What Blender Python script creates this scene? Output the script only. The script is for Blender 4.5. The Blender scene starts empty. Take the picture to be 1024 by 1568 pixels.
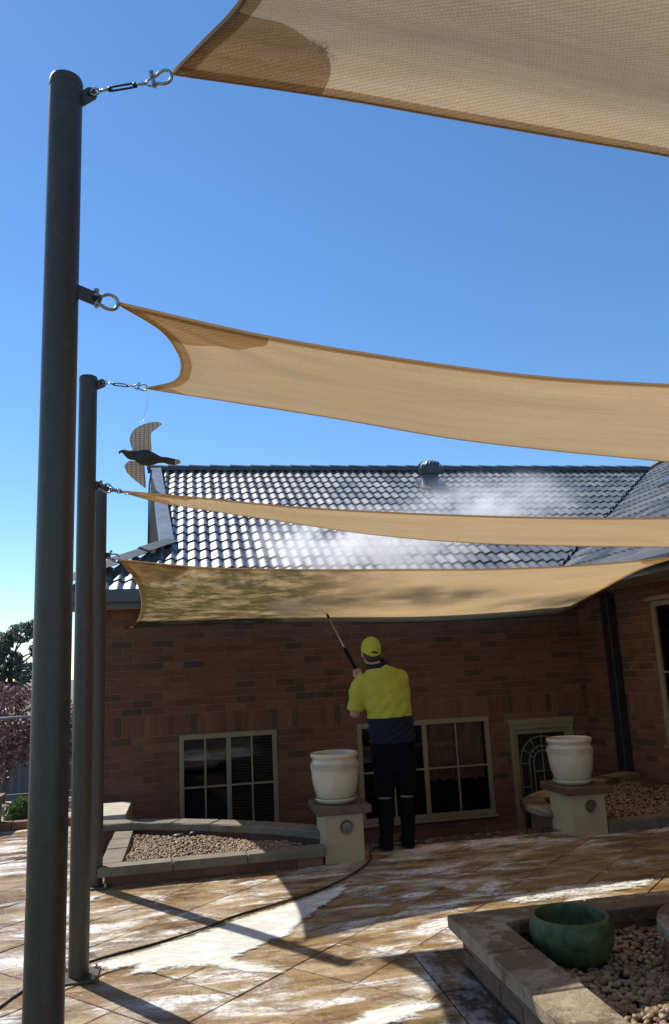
import bpy, bmesh, math, random
import numpy as np
from mathutils import Vector, Matrix
random.seed(7); rng = np.random.default_rng(7)
R = math.radians
S = bpy.context.scene
COL = S.collection

# ------------------------------------------------------------------ camera
CAM = np.array([0, 0, 1.5]); FPX = 1180.57
YAW, PITCH, ROLL = R(11.02), R(11.246), R(-2.726)
fw = np.array([math.sin(YAW)*math.cos(PITCH), math.cos(YAW)*math.cos(PITCH), math.sin(PITCH)])
r0 = np.array([math.cos(YAW), -math.sin(YAW), 0]); u0 = np.cross(r0, fw)
cr = r0*math.cos(ROLL)+u0*math.sin(ROLL); cu = -r0*math.sin(ROLL)+u0*math.cos(ROLL)
cd = bpy.data.cameras.new('camera'); cam = bpy.data.objects.new('camera', cd); COL.objects.link(cam)
cd.sensor_fit = 'VERTICAL'; cd.sensor_height = 24; cd.lens = FPX/1568*24
cd.clip_start = 0.05; cd.clip_end = 2000
cam.matrix_world = Matrix(((cr[0], cu[0], -fw[0], CAM[0]), (cr[1], cu[1], -fw[1], CAM[1]), (cr[2], cu[2], -fw[2], CAM[2]), (0, 0, 0, 1)))
S.camera = cam
def px(P):   # only used to decide which repeated pieces show largest
    q = np.asarray(P)-CAM; z = q@fw
    return 512+FPX*(q@cr)/z, 784-FPX*(q@cu)/z, z

# ------------------------------------------------------------------ sky and sun
SUN_TO = Vector((-0.4836, 0.667, 1.0)).normalized()       # towards the sun
w = bpy.data.worlds.new('World'); S.world = w; w.use_nodes = True
nt = w.node_tree; bg = nt.nodes['Background']
sky = nt.nodes.new('ShaderNodeTexSky'); sky.sky_type = 'NISHITA'; sky.sun_disc = False
sky.sun_elevation = math.asin(SUN_TO.z); sky.sun_rotation = math.atan2(SUN_TO.x, SUN_TO.y)
sky.altitude = 150; sky.air_density = 1.0; sky.dust_density = 0.05; sky.ozone_density = 4.5
hs = nt.nodes.new('ShaderNodeHueSaturation'); hs.inputs['Saturation'].default_value = 1.14; nt.links.new(sky.outputs[0], hs.inputs['Color']); nt.links.new(hs.outputs[0], bg.inputs[0]); bg.inputs[1].default_value = 0.128
sl = bpy.data.lights.new('sun', 'SUN'); sl.energy = 5.0; sl.angle = R(0.53); sl.color = (1, 0.95, 0.87)
so = bpy.data.objects.new('sun', sl); COL.objects.link(so)
so.rotation_euler = (-SUN_TO).to_track_quat('-Z', 'Y').to_euler()
S.view_settings.view_transform = 'Standard'; S.view_settings.look = 'None'
S.view_settings.exposure = 0.35; S.view_settings.gamma = 1
S.cycles.max_bounces = 8; S.cycles.transparent_max_bounces = 16; S.cycles.volume_bounces = 4
S.cycles.volume_step_rate = 1.0

# ------------------------------------------------------------------ materials
def newmat(name):
    m = bpy.data.materials.new(name); m.use_nodes = True
    return m, m.node_tree, m.node_tree.nodes['Principled BSDF']
def N(nt, t, **kw):
    n = nt.nodes.new(t)
    for k, v in kw.items():
        if k == 'ins':
            for a, b in v.items(): n.inputs[a].default_value = b
        else: setattr(n, k, v)
    return n
def L(nt, a, b): nt.links.new(a, b)
def ramp(nt, fac, stops):
    r = nt.nodes.new('ShaderNodeValToRGB'); e = r.color_ramp.elements
    while len(e) < len(stops): e.new(0.5)
    for i, (p, c) in enumerate(stops):
        e[i].position = p; e[i].color = (*c, 1) if len(c) == 3 else c
    L(nt, fac, r.inputs[0]); return r.outputs[0]
def mixc(nt, f, a, b, mode='MIX'):
    m = nt.nodes.new('ShaderNodeMix'); m.data_type = 'RGBA'; m.blend_type = mode
    for s, v in ((m.inputs[0], f), (m.inputs[6], a), (m.inputs[7], b)):
        if hasattr(v, 'links'): L(nt, v, s)
        elif isinstance(v, (int, float)): s.default_value = v
        else: s.default_value = (*v, 1)
    return m.outputs[2]
def mth(nt, op, a, b=0.5, c=None):
    m = nt.nodes.new('ShaderNodeMath'); m.operation = op
    for i, v in enumerate((a, b, c)):
        if v is None: continue
        if hasattr(v, 'links'): L(nt, v, m.inputs[i])
        else: m.inputs[i].default_value = v
    return m.outputs[0]
def coords(nt, space='pos', scale=(1, 1, 1), rot=(0, 0, 0), loc=(0, 0, 0)):
    if space == 'pos': o = N(nt, 'ShaderNodeNewGeometry').outputs['Position']
    elif space == 'uv': o = N(nt, 'ShaderNodeTexCoord').outputs['UV']
    else: o = N(nt, 'ShaderNodeTexCoord').outputs['Object']
    m = N(nt, 'ShaderNodeMapping'); L(nt, o, m.inputs[0])
    m.inputs['Scale'].default_value = scale; m.inputs['Rotation'].default_value = rot; m.inputs['Location'].default_value = loc
    return m.outputs[0]
def noise(nt, vec, scale, detail=4, rough=0.55):
    n = N(nt, 'ShaderNodeTexNoise'); L(nt, vec, n.inputs['Vector'])
    n.inputs['Scale'].default_value = scale; n.inputs['Detail'].default_value = detail; n.inputs['Roughness'].default_value = rough
    return n.outputs['Fac']
def bump(nt, h, strength, dist, bsdf):
    b = N(nt, 'ShaderNodeBump'); b.inputs['Strength'].default_value = strength; b.inputs['Distance'].default_value = dist
    L(nt, h, b.inputs['Height']); L(nt, b.outputs[0], bsdf.inputs['Normal'])
def simple(name, col, rough=0.6, metal=0, var=0.25, vs=8, bs=0.2, bscale=60, bd=0.004, spec=0.5, coat=0, rvar=0.15):
    m, nt, b = newmat(name)
    p = coords(nt); n = noise(nt, p, vs)
    lo = tuple(c*(1-var) for c in col); hi = tuple(min(1, c*(1+var)) for c in col)
    L(nt, ramp(nt, n, ((0.3, lo), (0.7, hi))), b.inputs['Base Color'])
    rr = N(nt, 'ShaderNodeMapRange', ins={3: max(0.02, rough-rvar), 4: min(1, rough+rvar)}); L(nt, noise(nt, p, vs*2.3), rr.inputs[0]); L(nt, rr.outputs[0], b.inputs['Roughness'])
    b.inputs['Metallic'].default_value = metal; b.inputs['Specular IOR Level'].default_value = spec; b.inputs['Coat Weight'].default_value = coat
    if bs: bump(nt, noise(nt, p, bscale, 5), bs, bd, b)
    return m
M = {}
def brick_mat(name, base, dark):
    m, nt, b = newmat(name)
    oi = N(nt, 'ShaderNodeObjectInfo').outputs['Random']; ri = N(nt, 'ShaderNodeNewGeometry').outputs['Random Per Island']
    rnd = mth(nt, 'FRACT', mth(nt, 'ADD', oi, ri), 0)
    p = coords(nt)
    c1 = ramp(nt, rnd, ((0.0, dark), (0.35, base), (0.75, tuple(c*1.15 for c in base)), (1.0, (base[0]*1.3, base[1]*1.45, base[2]*1.35))))
    n = noise(nt, p, 30, 6, 0.7)
    c = mixc(nt, ramp(nt, n, ((0.35, (0, 0, 0)), (0.75, (1, 1, 1)))), c1, tuple(x*0.55 for x in base))
    n2 = noise(nt, p, 2.2, 3)
    c = mixc(nt, mth(nt, 'MULTIPLY', n2, 0.3), c, (0.2, 0.14, 0.10))
    L(nt, c, b.inputs['Base Color']); b.inputs['Roughness'].default_value = 0.85
    bump(nt, noise(nt, p, 90, 6, 0.7), 0.5, 0.006, b)
    return m
M['brick0'] = brick_mat('brick_red_brown', (0.158, 0.052, 0.028), (0.112, 0.036, 0.020))
M['brick1'] = brick_mat('brick_orange_brown', (0.19, 0.072, 0.036), (0.135, 0.048, 0.026))
M['brick2'] = brick_mat('brick_burnt', (0.072, 0.032, 0.021), (0.05, 0.022, 0.016))
M['mortar'] = simple('mortar', (0.20, 0.14, 0.095), 0.95, bs=0.5, bscale=120)
def cap_mat():
    m, nt, b = newmat('sandstone_capping'); p = coords(nt)
    c = ramp(nt, noise(nt, p, 11, 6, .65), ((.3, (.24, .175, .10)), (.7, (.36, .285, .19))))
    damp = ramp(nt, noise(nt, coords(nt, 'pos', loc=(2.3, .4, 0)), 3.4, 7, .68), ((.46, (0, 0, 0)), (.53, (1, 1, 1))))
    c = mixc(nt, damp, c, (.12, .075, .038))
    vein = ramp(nt, noise(nt, coords(nt, 'pos', (1, 1.6, 1)), 7, 9, .75), ((.485, (0, 0, 0)), (.5, (.8, .8, .8)), (.515, (0, 0, 0)))); c = mixc(nt, vein, c, (.10, .07, .045))
    pit = noise(nt, p, 85, 5, .7); c = mixc(nt, ramp(nt, pit, ((.62, (0, 0, 0)), (.72, (.8, .8, .8)))), c, (.07, .05, .03)); L(nt, c, b.inputs['Base Color'])
    L(nt, mixc(nt, damp, (.8, .8, .8), (.38, .38, .38)), b.inputs['Roughness']); bump(nt, mth(nt, 'ADD', noise(nt, p, 24, 7, .7), mth(nt, 'MULTIPLY', pit, .5)), .8, .014, b); return m
M['cap_stone'] = cap_mat()
M['brick3'] = brick_mat('planter_brick', (0.28, 0.12, 0.062), (0.2, 0.08, 0.042))
M['cap_grey'] = simple('grey_stone_capping', (0.15, 0.125, 0.085), 0.75, var=0.25, vs=7, bs=0.6, bscale=45, bd=0.008)
M['render'] = simple('cream_render', (0.42, 0.32, 0.18), 0.8, var=0.08, vs=5, bs=0.15, bscale=140)
M['slab'] = simple('brown_stone_slab', (0.10, 0.062, 0.038), 0.45, var=0.35, vs=14, bs=0.4, bscale=50)
M['ceramic'] = simple('cream_glazed_ceramic', (0.54, 0.46, 0.35), 0.25, var=0.08, vs=6, bs=0.05, bscale=25, coat=0.3, rvar=0.06)
M['green_glaze'] = simple('green_glazed_pot', (0.055, 0.076, 0.022), 0.6, var=0.5, vs=22, bs=0.3, bscale=70)
M['sand'] = simple('joint_sand', (0.08, 0.055, 0.032), 0.8, var=0.4, vs=6, bs=0.5)
M['soil'] = simple('dark_soil', (0.05, 0.04, 0.03), 0.95, bs=0.8, bscale=60, bd=0.02)
def post_mat():
    m, nt, b = newmat('weathered_post_paint'); p = coords(nt, 'pos', (1, 1, .55)); q = coords(nt)
    n1 = noise(nt, p, 38, 7, .7); n2 = noise(nt, q, 5, 4); n3 = noise(nt, q, 70, 4, .7)
    c = ramp(nt, n1, ((.3, (.055, .047, .034)), (.55, (.078, .066, .048)), (.75, (.11, .094, .07))))
    c = mixc(nt, ramp(nt, n3, ((.66, (0, 0, 0)), (.72, (.7, .7, .7)))), c, (.16, .145, .12))
    c = mixc(nt, mth(nt, 'MULTIPLY', n2, .4), c, (.06, .05, .04)); L(nt, c, b.inputs['Base Color'])
    rr = N(nt, 'ShaderNodeMapRange', ins={3: .3, 4: .6}); L(nt, n1, rr.inputs[0]); L(nt, rr.outputs[0], b.inputs['Roughness']); b.inputs['Metallic'].default_value = .2
    bump(nt, n3, .1, .003, b); return m
M['post'] = post_mat()
M['steel'] = simple('galvanised_steel', (0.42, 0.42, 0.42), 0.35, metal=1, var=0.2, bs=0.1)
M['gutter'] = simple('slate_grey_metal', (0.10, 0.115, 0.135), 0.4, var=0.15, vs=4, bs=0.05)
M['flash'] = simple('grey_barge_metal', (0.20, 0.23, 0.26), 0.35, metal=0.3, var=0.15, vs=4, bs=0.05)
M['beige'] = simple('beige_panel_paint', (0.42, 0.36, 0.27), 0.7, var=0.08, bs=0.1)
M['frame'] = simple('cream_frame_paint', (0.26, 0.205, 0.12), 0.45, var=0.08, bs=0.03)
M['pipe'] = simple('dark_downpipe_paint', (0.012, 0.013, 0.016), 0.5, var=0.2, bs=0.03)
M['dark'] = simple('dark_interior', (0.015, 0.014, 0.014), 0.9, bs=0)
M['blind'] = simple('blind_slats', (0.30, 0.25, 0.20), 0.6, var=0.05, bs=0)
M['curtain'] = simple('brown_curtain', (0.55, 0.28, 0.2), 0.9, var=0.15, bs=0.1)
M['rubber'] = simple('black_rubber', (0.006, 0.006, 0.007), 0.85, var=0.2, bs=0.1, spec=0.12)
M['hose'] = simple('black_hose', (0.02, 0.02, 0.02), 0.4, var=0.2, bs=0.05)
M['concrete'] = simple('pale_concrete', (0.42, 0.38, 0.31), 0.85, var=0.15, bs=0.4)
M['fence'] = simple('grey_blue_sheet', (0.20, 0.21, 0.23), 0.6, var=0.06, bs=0.03)
M['grass'] = simple('dry_ground', (0.16, 0.14, 0.085), 0.95, var=0.35, vs=1.5, bs=0.5)
M['bark'] = simple('grey_bark', (0.12, 0.10, 0.08), 0.9, var=0.3, vs=10, bs=0.6)
M['skin'] = simple('skin', (0.42, 0.22, 0.15), 0.5, var=0.12, vs=14, bs=0.1, bscale=120)
M['hivis'] = simple('hi_vis_yellow_cloth', (0.37, 0.37, 0.04), 0.85, var=0.1, vs=9, bs=0.35, bscale=16, bd=0.02)
M['capy'] = simple('hi_vis_yellow_cap', (0.38, 0.42, 0.03), 0.8, var=0.06, vs=12, bs=0.15, bscale=150)
M['navy'] = simple('navy_cloth', (0.012, 0.014, 0.028), 0.9, var=0.2, vs=9, bs=0.35, bscale=18, bd=0.02, spec=0.2)
M['shorts'] = simple('black_navy_cloth', (0.004, 0.0045, 0.008), 0.95, var=0.2, vs=9, bs=0.35, bscale=18, bd=0.02, spec=0.1)
M['hair'] = simple('dark_hair', (0.025, 0.018, 0.013), 0.6, var=0.3, vs=60, bs=0.3, bscale=200)
M['bird'] = simple('hawk_dark_print', (0.045, 0.04, 0.035), 0.6, var=0.4, vs=40, bs=0.1)
M['birdtip'] = simple('hawk_pale_print', (0.35, 0.29, 0.2), 0.6, var=0.2, vs=40, bs=0.1)
M['foam_fleck'] = simple('soap_foam', (0.8, 0.8, 0.78), 0.6, var=0.05, bs=0.5, bscale=80)
M['bronze'] = simple('aged_bronze', (0.20, 0.17, 0.13), 0.4, metal=0.7, var=0.25, vs=30, bs=0.2)
M['thread'] = simple('pale_thread', (0.6, 0.58, 0.55), 0.7, bs=0)

def tile_mat():
    m, nt, b = newmat('charcoal_roof_tile')
    oi = N(nt, 'ShaderNodeObjectInfo').outputs['Random']; ri = N(nt, 'ShaderNodeNewGeometry').outputs['Random Per Island']
    rnd = mth(nt, 'FRACT', mth(nt, 'ADD', oi, ri), 0); p = coords(nt)
    c = ramp(nt, rnd, ((0, (0.075, 0.074, 0.07)), (1, (0.17, 0.167, 0.16))))
    c = mixc(nt, ramp(nt, noise(nt, p, 7, 5), ((0.5, (0, 0, 0)), (0.8, (0.6, 0.6, 0.6)))), c, (0.16, 0.155, 0.145))
    L(nt, c, b.inputs['Base Color'])
    rr = N(nt, 'ShaderNodeMapRange', ins={3: 0.22, 4: 0.55}); L(nt, mth(nt, 'MULTIPLY_ADD', rnd, .5, mth(nt, 'MULTIPLY', noise(nt, p, 3), .6)), rr.inputs[0]); L(nt, rr.outputs[0], b.inputs['Roughness'])
    b.inputs['Specular IOR Level'].default_value = 0.8; b.inputs['Coat Weight'].default_value = 0.5; b.inputs['Coat Roughness'].default_value = 0.3
    bump(nt, noise(nt, p, 120, 4), 0.15, 0.003, b)
    return m
M['tile'] = tile_mat()
M['cap_tile'] = simple('slate_ridge_cap', (0.085, 0.095, 0.105), 0.5, var=0.2, vs=5, bs=0.1, spec=0.35)

def cloth_mat(name, dirty=False, layers=1, tone=1.0, grey=0.0):
    m, nt, b = newmat(name); out = nt.nodes['Material Output']; nt.nodes.remove(b)
    uv = coords(nt, 'uv')
    col = tuple(c*tone for c in (0.52, 0.375, 0.21)); tr = tuple(c*tone for c in (0.80, 0.56, 0.285))
    if grey:
        col = tuple(c*(1-grey)+grey*0.30*tone for c in col); tr = tuple(c*(1-grey)+grey*0.25*tone for c in tr)
    if layers == 2: g_ = sum(tr)/3; tr = tuple(min(1, (c*.55+g_*.45)*1.5) for c in tr); g_ = sum(col)/3; col = tuple((c*.7+g_*.3)*0.85 for c in col)
    # knitted rows
    w1 = N(nt, 'ShaderNodeTexWave', ins={'Scale': 20, 'Distortion': 2.0, 'Detail': 1.5, 'Detail Scale': 3.0}); w1.bands_direction = 'DIAGONAL'; L(nt, uv, w1.inputs[0])
    w2 = N(nt, 'ShaderNodeTexWave', ins={'Scale': 34, 'Distortion': 1.5, 'Detail': 1.0}); w2.bands_direction = 'X'; L(nt, uv, w2.inputs[0])
    weave = mth(nt, 'MULTIPLY', w1.outputs['Fac'], w2.outputs['Fac'])
    big = noise(nt, coords(nt, 'uv', (0.5, 2.2, 1)), 1.3, 5, 0.6)
    fine = noise(nt, coords(nt, 'uv', (0.6, 5, 1)), 4, 5, 0.6)
    fac = mth(nt, 'ADD', mth(nt, 'MULTIPLY', big, 0.5), mth(nt, 'MULTIPLY', fine, 0.5))
    shade = ramp(nt, fac, ((0.3, (0.74, 0.72, 0.70)), (0.68, (1, 1, 1))))
    wv = ramp(nt, weave, ((0.0, (0.72, 0.71, 0.70)), (0.55, (1, 1, 1))))
    shade = mixc(nt, 1.0, shade, wv, 'MULTIPLY')
    dc = mixc(nt, 1.0, col, shade, 'MULTIPLY'); tc = mixc(nt, 1.0, tr, shade, 'MULTIPLY')
    spk = ramp(nt, noise(nt, uv, 150, 1), ((0.70, (0, 0, 0)), (0.76, (1, 1, 1)))); tc = mixc(nt, mth(nt, 'MULTIPLY', spk, 0.55 if layers == 1 else 0.0), tc, (1, .95, .86))  # pale dots painted in for sun sparkling through the weave
    if dirty:
        sx = N(nt, 'ShaderNodeSeparateXYZ'); L(nt, uv, sx.inputs[0])
        warp = noise(nt, coords(nt, 'uv', (1.0, 1.6, 1)), 1.6, 5, 0.6)
        edge = N(nt, 'ShaderNodeMapRange', ins={1: 1.9, 2: 3.1, 3: 1.0, 4: 0.0}); L(nt, mth(nt, 'ADD', sx.outputs[0], mth(nt, 'MULTIPLY', warp, 0.9)), edge.inputs[0])
        gn = noise(nt, coords(nt, 'uv', (1.3, 1.6, 1), (0, 0, 0.5)), 2.2, 9, 0.72)
        grime = mth(nt, 'MULTIPLY', edge.outputs[0], ramp(nt, gn, ((0.32, (0.15, 0.15, 0.15)), (0.54, (1, 1, 1)))))
        thin = noise(nt, coords(nt, 'uv', (0.45, 3.5, 1)), 2.2, 6, 0.65)
        far = mth(nt, 'MULTIPLY', ramp(nt, thin, ((0.55, (0, 0, 0)), (0.8, (0.55, 0.55, 0.55)))), 0.8)
        grime = mth(nt, 'MAXIMUM', grime, far)
        dc = mixc(nt, grime, dc, (0.105, 0.08, 0.036)); tc = mixc(nt, grime, tc, (0.10, 0.076, 0.03))
    d = N(nt, 'ShaderNodeBsdfDiffuse'); L(nt, dc, d.inputs[0])
    t = N(nt, 'ShaderNodeBsdfTranslucent'); L(nt, tc, t.inputs[0])
    g = N(nt, 'ShaderNodeBump', ins={'Strength': 0.35, 'Distance': 0.004}); L(nt, weave, g.inputs['Height'])
    L(nt, g.outputs[0], d.inputs['Normal'])
    mx = N(nt, 'ShaderNodeMixShader', ins={0: 0.5 if layers == 1 else 0.84}); L(nt, d.outputs[0], mx.inputs[1]); L(nt, t.outputs[0], mx.inputs[2])
    tp = N(nt, 'ShaderNodeBsdfTransparent')
    hole = mth(nt, 'MULTIPLY', ramp(nt, noise(nt, uv, 260, 1), ((0.60, (0, 0, 0)), (0.72, (1, 1, 1)))), 0.35 if layers == 1 else 0.0)
    mh = N(nt, 'ShaderNodeMixShader'); L(nt, hole, mh.inputs[0]); L(nt, mx.outputs[0], mh.inputs[1]); L(nt, tp.outputs[0], mh.inputs[2])
    L(nt, mh.outputs[0], out.inputs[0])
    return m
M['cloth'] = cloth_mat('tan_shade_cloth'); M['cloth_hem'] = cloth_mat('tan_shade_cloth_doubled', layers=2)
M['cloth_grey'] = cloth_mat('grey_brown_shade_cloth', tone=1.0, grey=0.32); M['cloth_grey_hem'] = cloth_mat('grey_brown_shade_cloth_doubled', layers=2, tone=1.0, grey=0.32)  # upper sail: the tan cloth mixed partway to grey
M['cloth_dirty'] = cloth_mat('tan_shade_cloth_mildewed', dirty=True)

def paver_mat():
    m, nt, b = newmat('wet_sandstone_paver')
    oi = N(nt, 'ShaderNodeObjectInfo').outputs['Random']; p = coords(nt)
    base = ramp(nt, oi, ((0, (0.28, 0.18, 0.075)), (0.5, (0.36, 0.245, 0.112)), (1, (0.42, 0.31, 0.17))))
    sw = noise(nt, coords(nt, 'pos', (1, 3.4, 1), (0, 0, R(-24))), 2.6, 7, 0.65)
    c = mixc(nt, ramp(nt, sw, ((0.40, (0, 0, 0)), (0.60, (1, 1, 1)))), base, (0.155, 0.082, 0.03))
    gr = noise(nt, p, 42, 6, 0.7)
    c = mixc(nt, ramp(nt, gr, ((0.52, (0, 0, 0)), (0.72, (0.8, 0.8, 0.8)))), c, (0.10, 0.06, 0.03))
    # algae patches
    al = noise(nt, coords(nt, 'pos', (1, 1, 1), (0, 0, 0), (3.1, 1.7, 0)), 1.1, 5, 0.6)
    c = mixc(nt, ramp(nt, al, ((0.59, (0, 0, 0)), (0.66, (0.85, 0.85, 0.85)))), c, (0.05, 0.045, 0.018))
    # soap film and foam streaks pushed along by the rinse water
    st = coords(nt, 'pos', (0.85, 2.5, 1), (0, 0, R(-24)), (0.35, 0.2, 0))
    f1n = N(nt, 'ShaderNodeTexNoise', ins={'Scale': 2.2, 'Detail': 9, 'Roughness': .66, 'Distortion': .9}); L(nt, st, f1n.inputs['Vector']); f1 = mth(nt, 'ADD', f1n.outputs['Fac'], mth(nt, 'MULTIPLY_ADD', oi, .07, -.035)); f2 = noise(nt, coords(nt, 'pos', (1, 1, 1), (0, 0, 0), (0.4, 0, 0)), 0.7, 3)
    lv = mth(nt, 'ADD', mth(nt, 'MULTIPLY', f1, 0.72), mth(nt, 'MULTIPLY', f2, 0.28))
    film = ramp(nt, lv, ((0.478, (0, 0, 0)), (0.53, (0.26, 0.26, 0.26)), (0.56, (0.55, 0.55, 0.55)), (0.585, (1, 1, 1))))
    brk = ramp(nt, noise(nt, coords(nt, 'pos', (1, 1.8, 1), (0, 0, R(-22))), 26, 5, 0.7), ((0.38, (0.25, 0.25, 0.25)), (0.56, (1, 1, 1))))
    foam = mth(nt, 'MULTIPLY', film, brk)
    c = mixc(nt, foam, c, (0.72, 0.71, 0.68))
    L(nt, c, b.inputs['Base Color'])
    wet = ramp(nt, noise(nt, p, 1.7, 4), ((0.4, (0.09, 0.09, 0.09)), (0.62, (0.55, 0.55, 0.55))))
    rgh = mixc(nt, foam, wet, (0.7, 0.7, 0.7)); L(nt, rgh, b.inputs['Roughness'])
    b.inputs['Specular IOR Level'].default_value = 0.4
    h = mth(nt, 'ADD', mth(nt, 'MULTIPLY', noise(nt, p, 30, 7, 0.7), 0.6), mth(nt, 'MULTIPLY', sw, 0.5))
    bump(nt, h, 0.7, 0.02, b)
    return m
M['paver'] = paver_mat()
def foam_mat():
    m, nt, b = newmat('soapy_water_foam')
    p = coords(nt); st = coords(nt, 'pos', (1, 2.6, 1), (0, 0, R(-24)))
    sw = noise(nt, st, 3.0, 6, 0.6)
    L(nt, ramp(nt, sw, ((0.36, (0.76, 0.75, 0.73)), (0.52, (0.56, 0.55, 0.46)), (0.64, (0.76, 0.76, 0.74)))), b.inputs['Base Color'])
    b.inputs['Roughness'].default_value = 0.4
    at = N(nt, 'ShaderNodeAttribute', attribute_name='rim').outputs['Fac']
    rg = mth(nt, 'ADD', mth(nt, 'MULTIPLY', noise(nt, coords(nt, 'pos', (1, 2.2, 1), (0, 0, R(-24))), 9, 7, .7), .75), mth(nt, 'MULTIPLY', noise(nt, p, 55, 4), .25))
    al = N(nt, 'ShaderNodeMapRange', ins={1: -.06, 2: .10, 3: 0, 4: 1}); L(nt, mth(nt, 'SUBTRACT', mth(nt, 'MULTIPLY_ADD', at, .55, .22), rg), al.inputs[0]); L(nt, al.outputs[0], b.inputs['Alpha'])
    bump(nt, mth(nt, 'ADD', noise(nt, p, 60, 5), sw), 0.3, 0.006, b)
    return m
M['foam'] = foam_mat()
def slab_mat():
    m, nt, b = newmat('wet_grey_slab'); p = coords(nt)
    f = noise(nt, coords(nt, 'pos', (1.6, 1, 1)), 4, 8, .7); fl = ramp(nt, f, ((.46, (0, 0, 0)), (.6, (.75, .75, .75))))
    L(nt, mixc(nt, fl, (.045, .042, .038), (.42, .42, .40)), b.inputs['Base Color']); L(nt, mixc(nt, fl, (.15, .15, .15), (.6, .6, .6)), b.inputs['Roughness']); bump(nt, noise(nt, p, 30, 6), .4, .008, b)
    return m
M['wet_slab'] = slab_mat()
def wet_edge_mat():
    m, nt, b = newmat('dark_wet_edging')
    p = coords(nt)
    f = noise(nt, coords(nt, 'pos', (1, 2.0, 1)), 14, 6, 0.65)
    fl = ramp(nt, f, ((0.60, (0, 0, 0)), (0.66, (0.9, 0.9, 0.9))))
    c = mixc(nt, fl, (0.05, 0.042, 0.036), (0.7, 0.7, 0.68)); L(nt, c, b.inputs['Base Color'])
    L(nt, mixc(nt, fl, (0.12, 0.12, 0.12), (0.7, 0.7, 0.7)), b.inputs['Roughness'])
    bump(nt, noise(nt, p, 30, 5), 0.3, 0.006, b)
    return m
M['wet_edge'] = wet_edge_mat()
def pebble_mat(name, tones):
    m, nt, b = newmat(name)
    ri = N(nt, 'ShaderNodeNewGeometry').outputs['Random Per Island']
    n = len(tones); c = ramp(nt, ri, [(i/(n-1), t) for i, t in enumerate(tones)])
    c = mixc(nt, mth(nt, 'MULTIPLY', noise(nt, coords(nt), 60, 4), 0.4), c, (0.25, 0.18, 0.1))
    L(nt, c, b.inputs['Base Color']); b.inputs['Roughness'].default_value = 0.55
    return m
M['pebble'] = pebble_mat('river_pebbles', ((0.08, 0.04, 0.02), (0.20, 0.115, 0.05), (0.30, 0.20, 0.10), (0.14, 0.07, 0.032), (0.36, 0.27, 0.165), (0.10, 0.06, 0.035)))
def glass_mat():
    m, nt, b = newmat('window_glass'); out = nt.nodes['Material Output']; nt.nodes.remove(b)
    fr = N(nt, 'ShaderNodeFresnel', ins={0: 1.5}); g = N(nt, 'ShaderNodeBsdfGlossy', ins={1: 0.03}); t = N(nt, 'ShaderNodeBsdfTransparent'); t.inputs[0].default_value = (0.75, 0.78, 0.78, 1)
    mx = N(nt, 'ShaderNodeMixShader'); L(nt, fr.outputs[0], mx.inputs[0]); L(nt, t.outputs[0], mx.inputs[1]); L(nt, g.outputs[0], mx.inputs[2]); L(nt, mx.outputs[0], out.inputs[0])
    return m
M['glass'] = glass_mat()
def leaf_mat(name, tones, trans):
    m, nt, b = newmat(name); out = nt.nodes['Material Output']; nt.nodes.remove(b)
    ri = N(nt, 'ShaderNodeNewGeometry').outputs['Random Per Island']
    n = len(tones); c = ramp(nt, ri, [(i/(n-1), t) for i, t in enumerate(tones)])
    d = N(nt, 'ShaderNodeBsdfDiffuse'); L(nt, c, d.inputs[0]); t = N(nt, 'ShaderNodeBsdfTranslucent'); L(nt, c, t.inputs[0])
    g = N(nt, 'ShaderNodeBsdfGlossy', ins={1: 0.35}); g.inputs[0].default_value = (0.5, 0.5, 0.5, 1)
    m1 = N(nt, 'ShaderNodeMixShader', ins={0: trans}); L(nt, d.outputs[0], m1.inputs[1]); L(nt, t.outputs[0], m1.inputs[2])
    m2 = N(nt, 'ShaderNodeMixShader', ins={0: 0.12}); L(nt, m1.outputs[0], m2.inputs[1]); L(nt, g.outputs[0], m2.inputs[2]); L(nt, m2.outputs[0], out.inputs[0])
    return m
M['thread'] = leaf_mat('frayed_white_thread', ((.8, .78, .74), (.9, .88, .85)), .7)
M['leaf_gum'] = leaf_mat('gum_leaves', ((0.09, 0.115, 0.085), (0.15, 0.175, 0.13), (0.20, 0.225, 0.17)), 0.4)  # greens lightened, distance haze is put into the leaf colour
M['leaf_plum'] = leaf_mat('purple_leaves', ((0.13, 0.045, 0.055), (0.20, 0.085, 0.095), (0.36, 0.25, 0.25)), 0.4)  # paler tones carry the glints of backlit leaves in the colour
M['leaf_green'] = leaf_mat('bright_shrub_leaves', ((0.05, 0.11, 0.02), (0.10, 0.17, 0.03), (0.14, 0.21, 0.05)), 0.35)
def wing_mat():
    m, nt, b = newmat('hawk_barred_wing')
    w1 = N(nt, 'ShaderNodeTexWave', ins={'Scale': 26, 'Distortion': 1.5, 'Detail': 2}); w1.bands_direction = 'Z'; L(nt, coords(nt), w1.inputs[0])
    w2 = N(nt, 'ShaderNodeTexWave', ins={'Scale': 13, 'Distortion': 0.9}); w2.bands_direction = 'X'; L(nt, coords(nt), w2.inputs[0])
    f = mth(nt, 'MULTIPLY', ramp(nt, w1.outputs['Fac'], ((0.1, (0.45, 0.45, 0.45)), (0.35, (1, 1, 1)))), ramp(nt, w2.outputs['Fac'], ((0.05, (0.4, 0.4, 0.4)), (0.2, (1, 1, 1)))))
    L(nt, mixc(nt, f, (0.16, 0.13, 0.10), (0.80, 0.69, 0.54)), b.inputs['Base Color']); b.inputs['Roughness'].default_value = 0.6
    return m
M['wing'] = wing_mat()

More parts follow.
